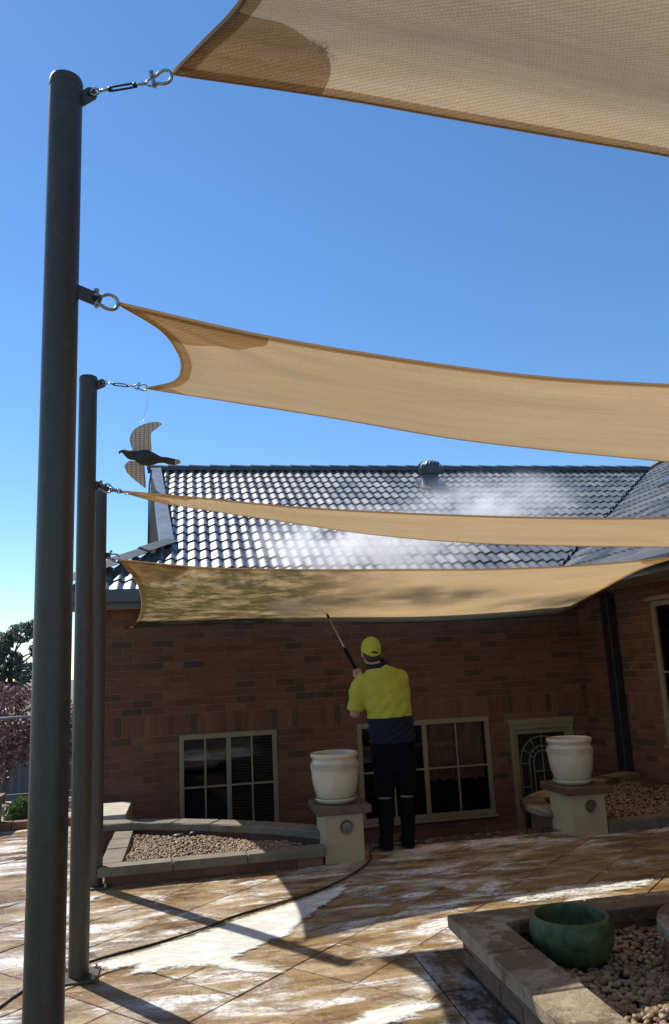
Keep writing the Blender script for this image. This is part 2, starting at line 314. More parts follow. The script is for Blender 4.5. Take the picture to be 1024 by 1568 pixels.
# ------------------------------------------------------------------ geometry helpers
class MB:
    def __init__(s): s.v = []; s.f = []; s.m = []
    def add(s, v, f, mi=0):
        o = len(s.v); s.v += [tuple(map(float, p)) for p in v]; s.f += [tuple(i+o for i in q) for q in f]; s.m += [mi]*len(f); return s
    def box(s, a, b, mi=0, bev=0.0):
        (x0, y0, z0), (x1, y1, z1) = a, b
        if bev:
            e = min(bev, (x1-x0)/2.1, (y1-y0)/2.1, (z1-z0)/2.1)
            bm = bmesh.new(); bmesh.ops.create_cube(bm, size=1)
            for v in bm.verts: v.co = Vector(((x0+x1)/2+v.co.x*(x1-x0), (y0+y1)/2+v.co.y*(y1-y0), (z0+z1)/2+v.co.z*(z1-z0)))
            bmesh.ops.bevel(bm, geom=bm.edges[:], offset=e, segments=2, profile=0.6, affect='EDGES')
            return s.bm(bm, mi)
        v = [(x, y, z) for z in (z0, z1) for x, y in ((x0, y0), (x1, y0), (x1, y1), (x0, y1))]
        return s.add(v, [(3, 2, 1, 0), (4, 5, 6, 7), (0, 1, 5, 4), (1, 2, 6, 5), (2, 3, 7, 6), (3, 0, 4, 7)], mi)
    def bm(s, bm, mi=0):
        bm.verts.index_update(); s.add([v.co for v in bm.verts], [[v.index for v in f.verts] for f in bm.faces], mi); bm.free(); return s
    def tube(s, pts, rad, n=8, mi=0, closed=False, cap=True):
        pts = [Vector(p) for p in pts]; k = len(pts); rr = rad if hasattr(rad, '__len__') else [rad]*k
        rings = []; up = None
        for i, p in enumerate(pts):
            if closed: d = pts[(i+1) % k]-pts[i-1]
            else: d = pts[min(i+1, k-1)]-pts[max(i-1, 0)]
            d.normalize()
            if up is None: up = Vector((0, 0, 1)) if abs(d.z) < 0.9 else Vector((1, 0, 0))
            a = d.cross(up).normalized(); b2 = a.cross(d).normalized(); up = b2
            rings.append([p+a*math.cos(2*math.pi*j/n)*rr[i]+b2*math.sin(2*math.pi*j/n)*rr[i] for j in range(n)])
        v = [q for r_ in rings for q in r_]; f = []
        for i in range(k if closed else k-1):
            for j in range(n):
                a, b_ = i*n+j, i*n+(j+1) % n; c, d = ((i+1) % k)*n+(j+1) % n, ((i+1) % k)*n+j
                f.append((a, b_, c, d))
        if cap and not closed: f += [tuple(range(n))[::-1], tuple(range((k-1)*n, k*n))]
        return s.add(v, f, mi)
    def lathe(s, prof, c=(0, 0, 0), n=32, mi=0, sx=1, sy=1):
        v = [(c[0]+r_*sx*math.cos(2*math.pi*j/n), c[1]+r_*sy*math.sin(2*math.pi*j/n), c[2]+z) for r_, z in prof for j in range(n)]; f = []
        for i in range(len(prof)-1):
            for j in range(n): f.append((i*n+j, i*n+(j+1) % n, (i+1)*n+(j+1) % n, (i+1)*n+j))
        f += [tuple(range(n))[::-1], tuple(range((len(prof)-1)*n, len(prof)*n))]
        return s.add(v, f, mi)
    def prism(s, poly, z0, z1, mi=0):
        n = len(poly); v = [(x, y, z0) for x, y in poly]+[(x, y, z1) for x, y in poly]
        return s.add(v, [tuple(range(n))[::-1], tuple(range(n, 2*n))]+[(i, (i+1) % n, n+(i+1) % n, n+i) for i in range(n)], mi)
def org(p):
    o = Vector((0, 0, 0))
    while p is not None: o += p.location; p = p.parent
    return o
def mesh_of(name, mb, mats, off=(0, 0, 0), smooth=False):
    me = bpy.data.meshes.new(name); o = Vector(off)
    me.from_pydata([tuple(Vector(v)-o) for v in mb.v], [], mb.f)
    for m in (mats if isinstance(mats, (list, tuple)) else [mats]): me.materials.append(M[m])
    if any(mb.m): me.polygons.foreach_set('material_index', mb.m)
    if smooth: me.polygons.foreach_set('use_smooth', [True]*len(me.polygons))
    me.validate(); me.update(); return me
def obj(name, mb, mats, parent=None, smooth=False, label=None, cat=None, group=None, kind=None, sharp=None):
    """one mesh object; vertices given in world coordinates"""
    me = mesh_of(name, mb, mats, org(parent), smooth)
    if smooth and sharp: me.set_sharp_from_angle(angle=R(sharp))
    o = bpy.data.objects.new(name, me); COL.objects.link(o); o.parent = parent
    return tag(o, label, cat, group, kind)
def link(name, me, loc, rotz=0, parent=None):
    o = bpy.data.objects.new(name, me); COL.objects.link(o); o.parent = parent
    o.location = Vector(loc)-org(parent); o.rotation_euler = (0, 0, rotz); return o
def tag(o, label=None, cat=None, group=None, kind=None):
    for k, v in (('label', label), ('category', cat), ('group', group), ('kind', kind)):
        if v: o[k] = v
    return o
def thing(name, label, cat, loc=(0, 0, 0), group=None):
    o = bpy.data.objects.new(name, None); COL.objects.link(o); o.location = loc; o.empty_display_size = 0.1
    return tag(o, label, cat, group)
def spline(pts, n):
    P = np.array(pts, float); d = np.r_[0, np.cumsum(np.linalg.norm(np.diff(P, axis=0), axis=1))]
    T = np.gradient(P, d, axis=0) if len(P) > 2 else np.repeat((P[1:]-P[:1])/d[-1], 2, 0); out = []
    for t in np.linspace(0, d[-1], n):
        i = min(max(np.searchsorted(d, t, 'right')-1, 0), len(P)-2); h = d[i+1]-d[i]; u = (t-d[i])/h
        out.append((2*u**3-3*u*u+1)*P[i]+(u**3-2*u*u+u)*h*T[i]+(3*u*u-2*u**3)*P[i+1]+(u**3-u*u)*h*T[i+1])
    return np.array(out)
def solidify_from(mbs, voxel, smooth=4, fac=0.5):
    """fuse overlapping closed shapes into one continuous surface"""
    mb = MB()
    for q in mbs: mb.add(q.v, q.f)
    me = bpy.data.meshes.new('tmp'); me.from_pydata(mb.v, [], mb.f); o = bpy.data.objects.new('tmp', me); COL.objects.link(o)
    r = o.modifiers.new('r', 'REMESH'); r.mode = 'VOXEL'; r.voxel_size = voxel
    if smooth: q = o.modifiers.new('s', 'SMOOTH'); q.factor = fac; q.iterations = smooth
    dg = bpy.context.evaluated_depsgraph_get(); dg.update(); ev = o.evaluated_get(dg); em = ev.to_mesh()
    out = MB(); out.v = [tuple(v.co) for v in em.vertices]; out.f = [tuple(p.vertices) for p in em.polygons]; out.m = [0]*len(out.f)
    ev.to_mesh_clear(); bpy.data.objects.remove(o); bpy.data.meshes.remove(me); return out
def loft(rings, n=20):
    """rings: (centre, rx, ry[, tiltx]) ellipses in the xy plane"""
    mb = MB(); v = []
    for r_ in rings:
        c, rx, ry = r_[:3]; tl = r_[3] if len(r_) > 3 else 0
        for j in range(n):
            a = 2*math.pi*j/n; x, y = rx*math.cos(a), ry*math.sin(a); v.append((c[0]+x, c[1]+y, c[2]+x*tl))
    k = len(rings); f = [(i*n+j, i*n+(j+1) % n, (i+1)*n+(j+1) % n, (i+1)*n+j) for i in range(k-1) for j in range(n)]
    f += [tuple(range(n))[::-1], tuple(range((k-1)*n, k*n))]
    return mb.add(v, f)

# ------------------------------------------------------------------ ground and patio
mb = MB().add([(-900, -300, -1.5), (900, -300, -1.5), (900, 1500, -1.5), (-900, 1500, -1.5)], [(0, 1, 2, 3)])
obj('ground', mb, 'grass', kind='structure')
mb = MB().box((-40, -12, -1.49), (-2.6, 13.5, -0.03))
obj('terrace_ground', mb, 'grass', kind='structure')
obj('side_path', MB().box((-2.599, 8.9, -1.49), (-1.27, 13.5, -0.032)), 'concrete', kind='structure')
patio = thing('patio', None, None, (0, 0, 0)); tag(patio, kind='structure')
base = MB().box((-2.6, -2.5, -1.4), (5.0, 6.82, -0.012)).box((-2.598, 6.82, -1.4), (-0.9, 8.9, -0.014)).prism([(3.3, 6.82), (5.05, 6.82), (5.05, 8.40), (4.45, 8.1), (3.95, 7.8), (3.55, 7.54), (3.3, 7.3)], -1.4, -0.015)
obj('paving_bed', base, 'sand', patio)
obj('lower_court', MB().box((-0.9, 6.82, -1.48), (5.05, 9.52, -1.35)), 'concrete', kind='structure')
st = thing('steps', None, None); tag(st, kind='structure')
for k in range(6):
    obj('step', MB().box((1.45, 6.84+k*0.28, -1.349), (3.05, 7.12+k*0.28-0.002, -0.19*(k+1)), bev=0.01), 'cap_grey', st)

def clip(poly, ax, lim, keep_less):
    out = []
    for i in range(len(poly)):
        a, b = poly[i], poly[(i+1) % len(poly)]
        ia = (a[ax] <= lim) == keep_less or a[ax] == lim; ib = (b[ax] <= lim) == keep_less or b[ax] == lim
        if ia: out.append(a)
        if ia != ib:
            t = (lim-a[ax])/(b[ax]-a[ax]); out.append((a[0]+(b[0]-a[0])*t, a[1]+(b[1]-a[1])*t))
    return out
def cliprect(poly, x0, x1, y0, y1):
    for ax, lim, k in ((0, x0, False), (0, x1, True), (1, y0, False), (1, y1, True)):
        if poly: poly = clip(poly, ax, lim, k)
    return poly
ang = R(43); da = Vector((math.cos(ang), math.sin(ang))); db = Vector((math.sin(ang), -math.cos(ang)))
o0 = Vector((0.6, 3.83)); PS = 0.402
kb = round(((Vector((0.24, 3.98))-o0).dot(da) % PS), 3)
for i in range(-30, 31):
    for j in range(-30, 31):
        q = o0+da*(kb+i*PS)+db*(j*PS)
        g = 0.0030
        poly = [q+da*a+db*b for a, b in ((g, g), (PS-g, g), (PS-g, PS-g), (g, PS-g))]
        poly = [tuple(p) for p in poly][::-1]
        pcs = [cliprect(poly, *r_) for r_ in ((-2.55, 1.135, 2.9, 4.28), (-2.55, 4.6, 4.28, 6.615), (-2.55, 0.99, 6.615, 6.83), (-2.55, -0.92, 6.83, 8.85))]
        pcs = [p for p in pcs if len(p) > 2]
        if not pcs: continue
        mb = MB(); dz = random.uniform(-0.002, 0.002); tx, ty = random.uniform(-.004, .004), random.uniform(-.004, .004)
        for p in pcs:
            n = len(p); c = sum((Vector(v) for v in p), Vector((0, 0)))/n
            v = [(x, y, -0.03) for x, y in p]+[(x, y, -0.003+dz+(x-q.x)*tx+(y-q.y)*ty) for x, y in p]+[(x+(c.x-x)*0.012, y+(c.y-y)*0.012, dz+(x-q.x)*tx+(y-q.y)*ty) for x, y in p]
            f = [tuple(range(2*n, 3*n))]+[(k2*n+a, k2*n+(a+1) % n, (k2+1)*n+(a+1) % n, (k2+1)*n+a) for k2 in (0, 1) for a in range(n)]
            mb.add(v, f)
        # nothing of it in the picture: leave it out
        xs = [px((v[0], v[1], 0)) for p in pcs for v in p]
        if max(x for x, _, _ in xs) < -20 or min(x for x, _, _ in xs) > 1050 or min(y for _, y, _ in xs) > 1640: continue
        obj('paver', mb, 'paver', patio)
yy = 2.6
while yy < 4.25:      # soldier strip of darker pavers along the planter
    obj('border_paver', MB().box((1.145, yy, -0.03), (1.335, yy+0.39, random.uniform(-0.002, 0.001)), bev=0.006), 'wet_slab', patio); yy += 0.395
xx = 1.0
while xx < 3.6:       # dark wet nosing at the head of the steps
    obj('nosing_paver', MB().box((xx, 6.625, -0.03), (xx+0.395, 6.85, random.uniform(-0.001, 0.002)), bev=0.008), 'wet_edge', patio); xx += 0.4

# thick foam that has pooled on the pavers
def blob(name, outline, thick, label, seed, cover=1.0):
    P = np.array(outline, float); h = .012; x0, y0 = P.min(0)-.06; x1, y1 = P.max(0)+.06
    X, Y = np.meshgrid(np.arange(x0, x1, h), np.arange(y0, y1, h)); ins = np.zeros(X.shape, bool); D = np.full(X.shape, 9.)
    for (ax, ay), (bx, by) in zip(P, np.roll(P, -1, 0)):
        t_ = np.clip(((X-ax)*(bx-ax)+(Y-ay)*(by-ay))/((bx-ax)**2+(by-ay)**2), 0, 1); D = np.minimum(D, np.hypot(X-ax-t_*(bx-ax), Y-ay-t_*(by-ay)))
        with np.errstate(divide='ignore', invalid='ignore'): ins ^= ((ay > Y) != (by > Y)) & (X < (bx-ax)*(Y-ay)/(by-ay)+ax)
    D = np.where(ins, D, -D); rim = np.clip((D+.045)/.11, 0, 1)*cover; keep = D > -.05; Z = .0035+thick*rim**.5+.0006*np.sin(X*41+seed)*np.sin(Y*53)
    ny, nx = X.shape; idx = -np.ones(X.shape, int); idx[keep] = np.arange(keep.sum()); mb = MB(); mb.v = [tuple(p) for p in np.c_[X[keep], Y[keep], Z[keep]]]
    k = keep[:-1, :-1] & keep[1:, :-1] & keep[:-1, 1:] & keep[1:, 1:]
    mb.f = [tuple(map(int, q)) for q in np.c_[idx[:-1, :-1][k], idx[:-1, 1:][k], idx[1:, 1:][k], idx[1:, :-1][k]]]; mb.m = [0]*len(mb.f)
    o = obj(name, mb, 'foam', smooth=True, label=label, cat='foam', kind='stuff'); at = o.data.attributes.new('rim', 'FLOAT', 'POINT'); at.data.foreach_set('value', rim[keep].astype(np.float32))
blob('soap_foam', [(-0.54, 4.64), (-0.327, 4.75), (-0.12, 4.87), (0.095, 5.0), (0.282, 5.16), (0.565, 5.32), (0.907, 5.58), (1.093, 5.71), (1.02, 5.49), (0.83, 5.22), (0.66, 4.98), (0.56, 4.78), (0.40, 4.66), (0.22, 4.50), (0.36, 4.37), (0.50, 4.20), (0.28, 4.27), (0.07, 4.43), (-0.111, 4.45), (-0.36, 4.42), (-0.28, 4.55), (-0.42, 4.53)], 0.005, 'thick white foam pooled along the hose on the pavers', 3)
blob('soap_foam', [(1.25, 4.92), (1.40, 5.04), (1.70, 5.08), (1.80, 5.0), (1.62, 4.93)], 0.004, 'small white foam patch behind the corner of the low brick planter', 5, .8)
blob('soap_foam', [(1.85, 4.93), (2.05, 5.06), (2.35, 5.14), (2.75, 5.14), (3.1, 5.08), (2.95, 4.90), (2.46, 4.86), (2.0, 4.84)], 0.003, 'broken white foam in the sunlit strip behind the green bowl', 6, .62)
blob('soap_foam', [(-1.05, 5.6), (-0.8, 5.95), (-0.62, 6.05), (-0.66, 5.8), (-0.8, 5.5)], 0.004, 'white foam patch left of the posts', 8)
blob('soap_foam', [(1.12, 3.66), (0.98, 3.72), (0.80, 3.70), (0.62, 3.58), (0.75, 3.50), (0.95, 3.56)], 0.003, 'white foam patch at the bottom edge left of the brick planter', 9)

# ------------------------------------------------------------------ the house
WY, RX = 9.5, 5.06
house = thing('brick_house', 'red brown brick house with charcoal tiled roof and a wing on the right', 'house', (0, WY, 0))
house['kind'] = 'thing'
def wall_core(ulen, z0, z1, opens, xf, thick=0.10, d0=0.008):
    us = sorted({0, ulen, *[o[0] for o in opens], *[o[1] for o in opens]}); zs = sorted({z0, z1, *[o[2] for o in opens], *[o[3] for o in opens]})
    mb = MB()
    for a, b in zip(us, us[1:]):
        for c, d in zip(zs, zs[1:]):
            if any(o[0] <= a and b <= o[1] and o[2] <= c and d <= o[3] for o in opens): continue
            t = MB().box((a, d0, c), (b, d0+thick, d)); mb.add([xf(p) for p in t.v], t.f)
    return mb
U0 = -1.25
xfm = lambda p: (U0+p[0], WY+p[1], p[2])
xfr = lambda p: (RX+p[1], WY-p[0], p[2])
ULm, ULr = RX-U0+0.10, 12.0
opm = [(-0.12-U0, 1.02-U0, -0.40, 0.785), (2.0-U0, 3.69-U0, -0.37, 0.785), (3.956-U0, 4.81-U0, -1.35, 0.655)]
opr = [(1.67, 3.1, 0.5, 2.03)]
wallm = obj('wall', wall_core(ULm, -1.35, 2.40, opm, xfm), 'mortar', house)
wallr = obj('wall', wall_core(ULr, -1.35, 2.40, opr, xfr), 'mortar', house)
obj('end_wall', MB().box((U0, WY+0.109, -1.35), (U0+0.10, 18, 2.40)), 'brick0', house)

def brick_geo(l, h, j=0.0):
    e = 0.004; rr = lambda: random.uniform(-j, j)
    f0 = [(e+rr(), rr()*0.4, e+rr()), (l-e+rr(), rr()*0.4, e+rr()), (l-e+rr(), rr()*0.4, h-e+rr()), (e+rr(), rr()*0.4, h-e+rr())]
    f1 = [(0, .005, 0), (l, .005, 0), (l, .005, h), (0, .005, h)]; f2 = [(x, .02, z) for x, _, z in f1]
    F = [(0, 1, 2, 3)]+[(a*4+(i+1) % 4, a*4+i, a*4+4+i, a*4+4+(i+1) % 4) for a in (0, 1) for i in range(4)]
    return f0+f1+f2, F
_bc = {}
def brick_mesh(l, h, mi, var):
    k = (round(l, 3), round(h, 3), mi, var)
    if k not in _bc:
        mb = MB().add(*brick_geo(k[0], k[1], 0.0025)); _bc[k] = mesh_of('brick', mb, 'brick%d' % mi)
    return _bc[k]
def courses(ulen, z0, z1, opens, sold=None, shift=0.0):
    """(u, z, l, h) of every brick on a wall face"""
    out = []; P = 0.086
    def row(z, h, L_, off):
        u = -off
        while u < ulen:
            a, b = max(u, 0), min(u+L_, ulen)
            segs = [(a, b)]
            for o in opens:
                if z+h > o[2]+0.01 and z < o[3]-0.01:
                    ns = []
                    for s0, s1 in segs:
                        if s1 <= o[0] or s0 >= o[1]: ns.append((s0, s1)); continue
                        if s0 < o[0]: ns.append((s0, o[0]-.004))
                        if s1 > o[1]: ns.append((o[1]+.004, s1))
                    segs = ns
            for s0, s1 in segs:
                if s1-s0 > 0.03: out.append((s0, z, s1-s0, h))
            u += L_+0.01
    if sold is None:
        z, k = z0, 0
        while z+0.076 < z1: row(z, 0.076, 0.23, 0.12 if k % 2 else 0.0); z += P; k += 1
    else:
        row(sold, 0.23, 0.076, 0.03)
        z, k = sold+0.24, 0
        while z+0.076 < z1: row(z, 0.076, 0.23, 0.12 if k % 2 else 0.0); z += P; k += 1
        z, k = sold-P, 1
        while z > z0: row(z, 0.076, 0.23, 0.12 if k % 2 else 0.0); z -= P; k += 1
    return out
cand = []
for wl, xf, rot, lst, org0 in ((wallm, xfm, 0, courses(RX-U0, -1.3, 2.36, opm, 0.795), None), (wallr, xfr, -math.pi/2, courses(ULr, -1.3, 2.36, opr, 0.795), None)):
    for (u, z, l, h) in lst:
        mi = random.choices((0, 1, 2), (0.55, 0.34, 0.11))[0]
        ps = [px(xf((a, 0, b))) for a, b in ((u, z), (u+l, z), (u+l, z+h), (u, z+h))]
        area = 0.5*abs(sum(ps[i][0]*ps[(i+1) % 4][1]-ps[(i+1) % 4][0]*ps[i][1] for i in range(4)))
        cx, cy = sum(p[0] for p in ps)/4, sum(p[1] for p in ps)/4
        main = rot == 0
        vis = 168 < cx < 1018 and 968 < cy < (1236 if cx < 480 else 1262)
        if main and (482 < cx < 562 and cy > 1150 or 552 < cx < 632 and cy > 985 or 535 < cx < 560 and cy > 1030 or cx > 838 and cy > 1130): vis = False
        if not main and (cy > 1190 or cx < 905 and cy > 1125 or 925 < cx-(cy-905)*0.115 < 962): vis = False
        if not main and cy > 905 and cx > 905: vis = vis or (912 < cy < 1185 and not 925 < cx-(cy-905)*0.115 < 962 and cx < 1018)
        cand.append((area if vis else -1, wl, xf, rot, u, z, l, h, mi))
order = sorted(range(len(cand)), key=lambda i: -cand[i][0])
single = set(i for i in order[:300] if cand[i][0] > 0)
rest = {wallm: MB(), wallr: MB()}
for i, (area, wl, xf, rot, u, z, l, h, mi) in enumerate(cand):
    if i in single: link('brick', brick_mesh(l, h, mi, random.randrange(3)), xf((u, 0, z)), rot, wl)
    else:
        v, f = brick_geo(l, h, 0.0025); rest[wl].add([xf((p[0]+u, p[1], p[2]+z)) for p in v], f, mi)
for wl, mb in rest.items(): obj('brick_courses', mb, ['brick0', 'brick1', 'brick2'], wl, kind='stuff')

# --- windows
def bar(mb, xf, a, b, d0, d1): t = MB().box((a[0], d0, a[1]), (b[0], d1, b[1]), bev=0.004); mb.add([xf(p) for p in t.v], t.f)
def window(xf, u0, u1, z0, z1, ncol, nrow, label, covering):
    fr = MB(); w_ = 0.055
    for a, b in (((u0, z0), (u1, z0+w_)), ((u0, z1-w_), (u1, z1)), ((u0, z0+w_), (u0+w_, z1-w_)), ((u1-w_, z0+w_), (u1, z1-w_))): bar(fr, xf, a, b, -0.012, 0.07)
    um = (u0+u1)/2; bar(fr, xf, (um-0.028, z0+w_), (um+0.028, z1-w_), -0.004, 0.06)
    t = MB().box((u0-0.03, -0.035, z0-0.035), (u1+0.03, 0.03, z0-0.002), bev=0.006)
    win = obj('window', fr, 'frame', house, label=label)
    obj('sill', MB().add([xf(p) for p in t.v], t.f), 'frame', win)
    halves = ((u0+w_, um-0.028), (um+0.028, u1-w_)); g = 0.011
    for a, b in halves:
        for i in range(1, ncol):
            uu = a+(b-a)*i/ncol; q = MB(); bar(q, xf, (uu-g, z0+w_), (uu+g, z1-w_), 0.004, 0.03); obj('glazing_bar', q, 'frame', win)
        for j in range(1, nrow):
            zz = z0+w_+(z1-z0-2*w_)*j/nrow; q = MB(); bar(q, xf, (a, zz-g), (b, zz+g), 0.005, 0.029); obj('glazing_bar', q, 'frame', win)
        for i in range(ncol):
            for j in range(nrow):
                ua, ub = a+(b-a)*i/ncol, a+(b-a)*(i+1)/ncol; za, zb = z0+w_+(z1-z0-2*w_)*j/nrow, z0+w_+(z1-z0-2*w_)*(j+1)/nrow
                q = MB().box((ua+.002, 0.0145, za+.002), (ub-.002, 0.0185, zb-.002)); obj('pane', MB().add([xf(p) for p in q.v], q.f), 'glass', win)
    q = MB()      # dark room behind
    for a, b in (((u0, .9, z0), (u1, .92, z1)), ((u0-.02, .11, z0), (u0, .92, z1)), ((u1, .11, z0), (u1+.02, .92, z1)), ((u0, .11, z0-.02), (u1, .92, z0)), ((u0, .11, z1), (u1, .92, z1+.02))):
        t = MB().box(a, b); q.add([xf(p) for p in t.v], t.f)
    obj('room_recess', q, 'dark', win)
    if covering == 'blind':
        q = MB(); a, b = halves[1]; z = z0+w_
        while z < z1-w_:
            v = [(a, .075, z), (b, .075, z), (b, .11, z+.018), (a, .11, z+.018)]; q.add([xf(p) for p in v], [(0, 1, 2, 3)]); z += .032
        obj('venetian_blind', q, 'blind', win, kind='stuff')
        q = MB(); a, b = halves[0]; z = z0+w_+.05
        while z < z0+(z1-z0)*0.62:
            v = [(a, .075, z), (b, .075, z), (b, .085, z+.026), (a, .085, z+.026)]; q.add([xf(p) for p in v], [(0, 1, 2, 3)]); z += .032
        obj('venetian_blind', q, 'pipe', win, kind='stuff')
    if covering == 'curtain':
        a, b = halves[1]; zb = z0+(z1-z0)*0.36; n = 90; v = []
        for i in range(n+1):
            u = a+(b-a)*i/n; d = 0.12+0.018*math.sin(i*1.05)+0.006*math.sin(i*2.7); v += [(u, d, zb+0.012*math.sin(i*.4)), (u, d, z1-w_)]
        obj('curtain', MB().add([xf(p) for p in v], [(2*i, 2*i+2, 2*i+3, 2*i+1) for i in range(n)]), 'curtain', win, smooth=True)
    if covering == 'drape':
        a, b = halves[0]; b = a+(b-a)*.42; n = 40; v = []
        for i in range(n+1): u = a+(b-a)*i/n; d = .12+.014*math.sin(i*1.1); v += [(u, d, z0+w_), (u, d, z1-w_)]
        obj('drape', MB().add([xf(p) for p in v], [(2*i, 2*i+2, 2*i+3, 2*i+1) for i in range(n)]), 'blind', win, smooth=True)
    return win
window(xfm, *opm[0], 2, 2, 'cream framed window with eight panes above the pebble bed', 'blind')
window(xfm, *opm[1], 2, 2, 'wide cream framed window behind the worker with a half drawn curtain', 'curtain')
window(xfr, *opr[0], 1, 2, 'tall cream framed window cut by the right edge', 'drape')
t = MB().box((1.60, -0.04, 2.035), (3.17, 0.02, 2.085), bev=0.008)
obj('window_head', MB().add([xfr(p) for p in t.v], t.f), 'frame', house)

# --- screen door
u0, u1, z0, z1 = opm[2]; fr = MB()
for a, b, d in (((u0, z1-.055), (u1, z1), -.03), ((u0, z0), (u0+.05, z1-.055), -.025), ((u1-.05, z0), (u1, z1-.055), -.025)): bar(fr, xfm, a, b, d, .07)
door = obj('screen_door', fr, 'frame', house, label='cream screen door with an arched sunburst grille')
t = MB(); bar(t, xfm, (u0-.02, z1+.001), (u1+.02, z1+.07), -.035, .03); obj('door_head', t, 'frame', door)
lf = MB()
a0, a1 = u0+.052, u1-.052
for a, b in (((a0, z1-.115), (a1, z1-.057)), ((a0, z0), (a0+.05, z1-.115)), ((a1-.05, z0), (a1, z1-.115)), ((a0+.05, z0), (a1-.05, z0+.15))): bar(lf, xfm, a, b, 0.0, .04)
leafo = obj('door_frame', lf, 'frame', door)
t = MB().box((a0, .034, z0), (a1, .038, z1-.06)); obj('screen', MB().add([xfm(p) for p in t.v], t.f), 'dark', door)
um = (a0+a1)/2; zc = z1-.115-.04-.30; gr = MB()
def arc(r_, k=24): return [xfm((um+r_*math.cos(t_), .02, zc+r_*math.sin(t_))) for t_ in np.linspace(0, math.pi, k)]
for r_ in (.30, .185, .125):
    gr.tube([xfm((um+r_, .02, z0+.15))]+arc(r_)+[xfm((um-r_, .02, z0+.15))], .0075, 6)
for k in range(1, 8):
    t_ = math.pi*k/8; gr.tube([xfm((um+r_*math.cos(t_), .02, zc+r_*math.sin(t_))) for r_ in (.13, .185)], .006, 5)
for k in range(1, 6):
    t_ = math.pi*k/6; gr.tube([xfm((um+r_*math.cos(t_), .02, zc+r_*math.sin(t_))) for r_ in (.185, .30)], .006, 5)
gr.tube([xfm((um, .02, z0+.15)), xfm((um, .02, zc+.125))], .0065, 5)
for zz in (zc-.02, zc-.30, zc-.58, zc-.86, zc-1.14):
    for s_ in (-1, 1): gr.tube([xfm((um+s_*.30, .02, zz)), xfm((um+s_*.185, .02, zz))], .006, 5)
    gr.tube([xfm((um-.125, .02, zz-.1)), xfm((um+.125, .02, zz-.1))], .006, 5)
gr.tube([xfm((um, .02, zc+.30)), xfm((um, .02, z1-.115))], .006, 5)
obj('arched_grille', gr, 'frame', door, smooth=True)
t = MB(); bar(t, xfm, (a0+.01, z0+1.0), (a0+.035, z0+1.12), -.03, 0.0); obj('handle', t, 'steel', door)

# --- roof
EY, EZ, RY, RZ, TP = 9.2, 2.46, 14.0, 5.15, (5.15-2.46)/4.8
PIT = math.atan(TP); cp, sp = math.cos(PIT), math.sin(PIT); EXL, GX, EXR = -1.55, -0.42, 4.6
GXB, GXT = -0.335, -0.635; GX = GXB; GY = EY+(GXB-EXL); gxl = lambda y: GXB+(GXT-GXB)*(y-GY)/(RY-GY); SLOPE = (RY-EY)/cp
deck = MB()
zr = lambda y: EZ+(y-EY)*TP-0.035
XV = EXR+(RY-EY)
deck.add([(EXL, EY, zr(EY)), (EXR, EY, zr(EY)), (XV, RY, zr(RY)), (GXT, RY, zr(RY)), (GXB, GY, zr(GY))], [(0, 1, 2, 3, 4)])
deck.add([(EXL, EY, zr(EY)), (GX, GY, zr(GY)), (GX, 2*RY-GY, zr(GY)), (EXL, 2*RY-EY, zr(EY))], [(0, 1, 2, 3)])
deck.add([(GXT, RY, zr(RY)), (XV, RY, zr(RY)), (XV, 2*RY-EY, zr(EY)), (EXL, 2*RY-EY, zr(EY)), (GX, 2*RY-GY, zr(GY))], [(0, 1, 2, 3, 4)])
zx = lambda x: EZ+(x-EXR)*TP-0.035
HX = 5.2     # how far the wing's slope climbs past the main ridge
deck.add([(EXR, -2.6, zx(EXR)), (EXR, EY, zx(EXR)), (XV, RY, zx(XV)), (XV+HX, RY-HX, zx(XV+HX)), (XV+HX, -2.6, zx(XV+HX))], [(4, 3, 2, 1, 0)])
roof = obj('roof', deck, 'gutter', house)
TW, TG = 0.30, 0.335
def tile_geo():
    nx = 16; v = []; L_ = TG+0.035; hh = lambda x: float(np.interp((x % 0.15), (0, .012, .09, .105, .13, .15), (0, .002, .036, .038, .012, 0)))
    for b, lift in ((0.0, 0.024), (L_, 0.0)):
        for i in range(nx+1): x = (TW-.002)*i/nx; v.append((x, b, hh(x)+lift))
    for i in range(nx+1): x = (TW-.002)*i/nx; v.append((x, 0.004, hh(x)-0.004))
    k = nx+1; f = [(i, i+1, k+i+1, k+i) for i in range(nx)]+[(2*k+i, 2*k+i+1, i+1, i) for i in range(nx)]
    return v, f
tv, tf = tile_geo()
tmesh = mesh_of('roof_tile', MB().add(tv, tf), 'tile', smooth=True); tmesh.set_sharp_from_angle(angle=R(50))
def on_main(a, b, h=0): return (a, EY+b*cp-h*sp, EZ+b*sp+h*cp-0.03)
def on_wing(a, b, h=0): x, y, z = on_main(a, b, h); return (EXR+(y-EY), EY-a, z)   # a runs towards the camera
rowsN = int(SLOPE/TG); parts_, lowleft, upper = [], MB(), MB()
SAIL3 = ((230, 765, 768), (330, 765, 783), (430, 774, 798), (560, 783, 817), (720, 790, 831), (850, 793, 835), (1024, 793, 838))
def hidden(cx, cy):
    if cy > 862 and not cx < 200: return True
    xs = [s_[0] for s_ in SAIL3]; return np.interp(cx, xs, [s_[1] for s_ in SAIL3]) < cy < np.interp(cx, xs, [s_[2] for s_ in SAIL3])
